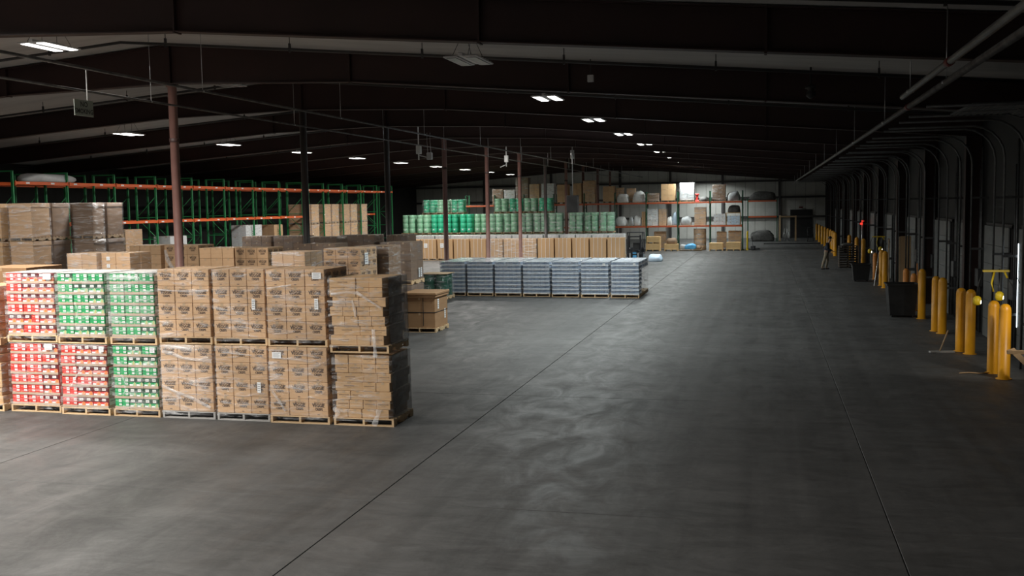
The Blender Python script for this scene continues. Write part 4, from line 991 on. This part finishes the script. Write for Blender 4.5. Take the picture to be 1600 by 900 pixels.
# tan plank wedged against the nearest bollard, and floor bits
t = thing('plank', 'tan plank leaning against the brightly lit bollard', 'plank', (5.06, 22.5, 0), 0)
ob('board', MB().add([(-.22,-.12,.68),(-.10,-.12,.72),(.55,-.5,.0),(.42,-.5,.0),(-.22,-.07,.68),(-.10,-.07,.72),(.55,-.45,.0),(.42,-.45,.0)], [(0,3,2,1),(4,5,6,7),(0,1,5,4),(1,2,6,5),(2,3,7,6),(3,0,4,7)]).mesh('board','plywood'), t)
ob('cross_piece', MB().cbox(-.25,.3,-.17,-.12,.6,.68,.006).mesh('cross_piece','plywood'), t)
t = thing('wheel_chock', 'pale wooden wedge frame on the floor by the third pair of bollards', 'wedge', (4.2, 26.6, 0), .2)
ob('base_board', MB().cbox(-.25,.35,-.06,.06,0,.04,.005).mesh('base_board','wood_grey'), t); ob('brace', MB().tube([(.0,0,.04),(.2,.02,.55)],.018,5).mesh('brace','wood_dark'), t)
tag(ob('floor_litter', MB().tube([(-.3,0,.015),(-.1,.08,.02),(.1,.0,.02),(.3,.1,.02)],.015,5).mesh('floor_litter','plywood'), None, (4.4, 23.4, 0)), 'scrap of tan strapping on the floor beside the bollards', 'litter')
# trash bins
def bin_(label, x, y, w, d, h, grp):
    t = thing('trash_bin', label, 'bin', (x, y, 0), 0, grp); a = .82
    ob('bin_body', MB().add([(-w/2*a,-d/2*a,0.06),(w/2*a,-d/2*a,.06),(w/2*a,d/2*a,.06),(-w/2*a,d/2*a,.06),(-w/2,-d/2,h),(w/2,-d/2,h),(w/2,d/2,h),(-w/2,d/2,h)], [(0,3,2,1),(0,1,5,4),(1,2,6,5),(2,3,7,6),(3,0,4,7)]).mesh('bin_body','black_plastic'), t)
    ob('rim', MB().box(-w/2-.03,w/2+.03,-d/2-.03,-d/2+.01,h-.05,h).box(-w/2-.03,w/2+.03,d/2-.01,d/2+.03,h-.05,h).box(-w/2-.03,-w/2+.01,-d/2,d/2,h-.05,h).box(w/2-.01,w/2+.03,-d/2,d/2,h-.05,h).mesh('rim','black_plastic'), t)
    for sx in (-1, 1):
        for sy in (-1, 1): ob('caster', cached('caster', lambda: MB().tube([(-.02,0,.04),(.02,0,.04)],.04,8).mesh('caster','black_metal')), t, (sx*w*.34, sy*d*.34, 0))
bin_('large black trash bin among the dock bollards', 4.30, 34.8, .92, .9, 1.08, 'black bins'); bin_('smaller black bin further down the dock wall', 4.35, 49.8, .8, .8, .82, 'black bins')
# leaning boards and poles
def lean(label, name, pts, r, mt, cat='pole'):
    c = Vector((pts[0][0], pts[0][1], 0)); tag(ob(name, MB().tube([tuple(Vector(p)-c) for p in pts], r, 6).mesh(name, mt), None, tuple(c)), label, cat, 'leaning poles')
lean('pale pole leaning at the small glowing dock light', 'pole', [(4.62,46.4,.02),(4.95,47.9,1.3),(5.2,48.9,2.1)], .03, 'galv'); lean('darker pole leaning beside the pale one', 'pole', [(5.25,46.6,.02),(5.4,48.2,1.5),(5.5,49.0,2.0)], .028, 'wood_dark')
lean('thin orange handled broom leaning over the trash bin', 'broom', [(4.95,35.6,.1),(4.8,35.0,1.7)], .02, 'orange_paint', 'broom')
t = thing('plywood_sheet', 'tan plywood sheet leaning on the dock wall behind the trash bin', 'plywood', (5.55, 43.6, 0)); ob('sheet', MB().cbox(-.2,.2,0,.04,0,2.3,.006).mesh('sheet','plywood'), t, rot=(-.06,0,0)); ob('edge_strip', MB().cbox(-.26,-.2,0,.05,0,2.28,.004).mesh('edge_strip','wood_dark'), t, rot=(-.06,0,0))
# red signal lamp
t = thing('signal_light', 'small red signal light on the dark dock wall', 'signal light', (5.45, 62, 2.4)); ob('lens', MB().lathe([(.03,-.06),(.1,-.03),(.1,.05),(.03,.08)],n=12).mesh('lens','red_lamp'), t); ob('lens', MB().lathe([(.03,-.05),(.07,-.03),(.07,.03),(.03,.05)],n=10).mesh('lens','red_lamp'), t, (.05,-.02,.16)); ob('post', MB().tube([(.02,.1,-2.4),(.02,.1,.3)],.03,6).mesh('post','galv'), t)
# dark stacked dock plates beside the person
t = thing('pallet_stack', 'dark stack of empty pallets beside the standing person', 'pallet stack', (4.05, 59.5, 0))
for k in range(9): pallet(t, 1.0, 1.0, 'dark_wood', False, k*.136)
sack('tool_heap', 'pale odds and ends on top of the dark pallet stack', 'odds and ends', 'sack_dark', 4.5, 60.0, 1.225, .6, .5, .16, 111)
t = thing('hand_truck', 'dark pallet truck standing by the far yellow bollards', 'hand truck', (4.1, 98, 0)); ob('frame', MB().tube([(-.25,0,.1),(-.25,.05,1.3)],.03,6).tube([(.25,0,.1),(.25,.05,1.3)],.03,6).tube([(-.25,.05,1.3),(.25,.05,1.3)],.03,6).tube([(-.25,0,.6),(.25,0,.6)],.025,6).mesh('frame','black_metal'), t); ob('toe_plate', MB().box(-.28,.28,-.3,0,.02,.04).mesh('toe_plate','black_metal'), t)
for x in (-.3, .24): ob('wheel', MB().tube([(x,.08,.15),(x+.06,.08,.15)],.15,12).mesh('wheel','black_plastic'), t)

# ------------------------------------------------------------------ person (in profile, facing the dock wall, looking down at the stack)
def skin(name, verts, edges, mt, root=0, sub=2):
    me = bpy.data.meshes.new(name); me.from_pydata([v[:3] for v in verts], edges, []); o = bpy.data.objects.new(name, me); COL.objects.link(o)
    md = o.modifiers.new('skin', 'SKIN'); md.use_smooth_shade = True; sv = me.skin_vertices[0].data
    for i, v in enumerate(verts): sv[i].radius = (v[3], v[4] if len(v) > 4 else v[3]); sv[i].use_root = (i == root)
    s2 = o.modifiers.new('sub', 'SUBSURF'); s2.levels = sub; s2.render_levels = sub
    bpy.context.view_layer.update()
    m2 = bpy.data.meshes.new_from_object(o.evaluated_get(bpy.context.evaluated_depsgraph_get())); bpy.data.objects.remove(o)
    m2.name = name; m2.materials.clear(); m2.materials.append(M[mt])
    for p in m2.polygons: p.use_smooth = True
    return m2
# local axes: +X forward, +Y left
pv = [(0,0,.95,.13,.15),(.02,0,1.15,.12,.15),(.07,0,1.36,.12,.17),(.12,0,1.47,.06),(.15,0,1.54,.055),(.18,0,1.63,.095,.08),(.19,0,1.71,.085,.075),
      (0,.09,.88,.09),(.06,.11,.5,.062),(-.02,.12,.1,.042),(.12,.12,.04,.035),(0,-.09,.88,.09),(-.10,-.12,.5,.062),(-.22,-.12,.1,.042),(-.09,-.12,.04,.035),
      (.07,.2,1.40,.06),(.10,.25,1.13,.045),(.30,.2,1.0,.035),(.37,.19,.98,.03),(.07,-.2,1.40,.06),(.08,-.25,1.13,.045),(.28,-.2,1.03,.035),(.35,-.19,1.02,.03),(.27,0,1.61,.022)]
pe = [(0,1),(1,2),(2,3),(3,4),(4,5),(5,6),(0,7),(7,8),(8,9),(9,10),(0,11),(11,12),(12,13),(13,14),(2,15),(15,16),(16,17),(17,18),(2,19),(19,20),(20,21),(21,22),(5,23)]
for h, sgn in ((18, 1), (22, -1)):
    hx, hy, hz = pv[h][:3]
    for q in range(4):
        b0 = len(pv); L = (.075,.085,.08,.065)[q]; oy = (q-1.5)*.02
        pv += [(hx+.03, hy+oy, hz, .011), (hx+.03+L*.6, hy+oy, hz-.012, .010), (hx+.03+L, hy+oy, hz-.04, .008)]; pe += [(h, b0), (b0, b0+1), (b0+1, b0+2)]
    b0 = len(pv); pv += [(hx+.01, hy-sgn*.045, hz+.005, .011), (hx+.05, hy-sgn*.06, hz-.01, .009)]; pe += [(h, b0), (b0, b0+1)]
PXN, PYN, PRZ = 3.28, 58.2, -.15
t = thing('person', 'person in dark jacket, cap and khaki trousers leaning over a stack at the dock', 'person', (PXN, PYN, 0), PRZ)
ob('body', skin('body', pv, pe, 'skin'), t)
jv = [(0,0,.84,.16,.19),(.02,0,1.15,.145,.18),(.07,0,1.37,.14,.19),(.11,0,1.465,.08),(.07,.21,1.41,.078),(.10,.255,1.13,.062),(.30,.205,1.0,.046),(.07,-.21,1.41,.078),(.08,-.255,1.13,.062),(.28,-.205,1.03,.046)]
ob('jacket', skin('jacket', jv, [(0,1),(1,2),(2,3),(2,4),(4,5),(5,6),(2,7),(7,8),(8,9)], 'jacket_navy'), t)
tv = [(.01,0,1.06,.13,.165),(0,.09,.86,.105),(.06,.11,.5,.08),(-.02,.12,.09,.062),(0,-.09,.86,.105),(-.10,-.12,.5,.08),(-.22,-.12,.09,.062),(0,0,.95,.14,.17)]
ob('trousers', skin('trousers', tv, [(0,7),(7,1),(1,2),(2,3),(7,4),(4,5),(5,6)], 'trousers_khaki'), t)
for x, y in ((-.02,.12),(-.22,-.12)): ob('shoe', skin('shoe', [(x-.05,y,.055,.05),(x+.06,y,.05,.048),(x+.17,y,.04,.036)], [(0,1),(1,2)], 'black_plastic'), t)
ob('cap', MB().lathe([(.105,1.70),(.108,1.74),(.095,1.79),(.055,1.825),(0,1.832)], .185, 0, 16).cbox(.24,.38,-.075,.075,1.695,1.71,.005).mesh('cap','black_plastic'), t)

# ------------------------------------------------------------------ wheel marks on the floor
for pts, wd in (([(3.4,60),(2.2,45),(.4,34),(-.6,26),(-.9,20),(-.7,16)], .3), ([(4.0,60),(2.9,45),(1.3,34),(.4,26),(.1,20),(.3,16)], .3), ([(1.0,44),(1.8,34),(3.0,27),(3.8,21)], .28),
                ([(-1.2,52),(-1.9,40),(-2.4,31),(-2.3,25),(-1.6,20.5)], .25), ([(-.4,52),(-1.1,40),(-1.6,31),(-1.5,25),(-.8,20.5)], .25), ([(0,36),(-2.2,33),(-4.5,32),(-7.5,33)], .25), ([(2.6,50),(3.2,38),(3.0,30),(2.0,24)], .25)):
    P = [Vector((*p, 0)) for p in pts]; Q = []
    for a in range(len(P)-1):
        p0, p1, p2, p3 = P[max(a-1,0)], P[a], P[a+1], P[min(a+2,len(P)-1)]
        for q in range(6):
            u = q/6; Q.append(.5*((2*p1)+(p2-p0)*u+(2*p0-5*p1+4*p2-p3)*u*u+(3*p1-p0-3*p2+p3)*u*u*u))
    ob('tire_mark', smear([(q.x, q.y) for q in Q+[P[-1]]], wd), fl)
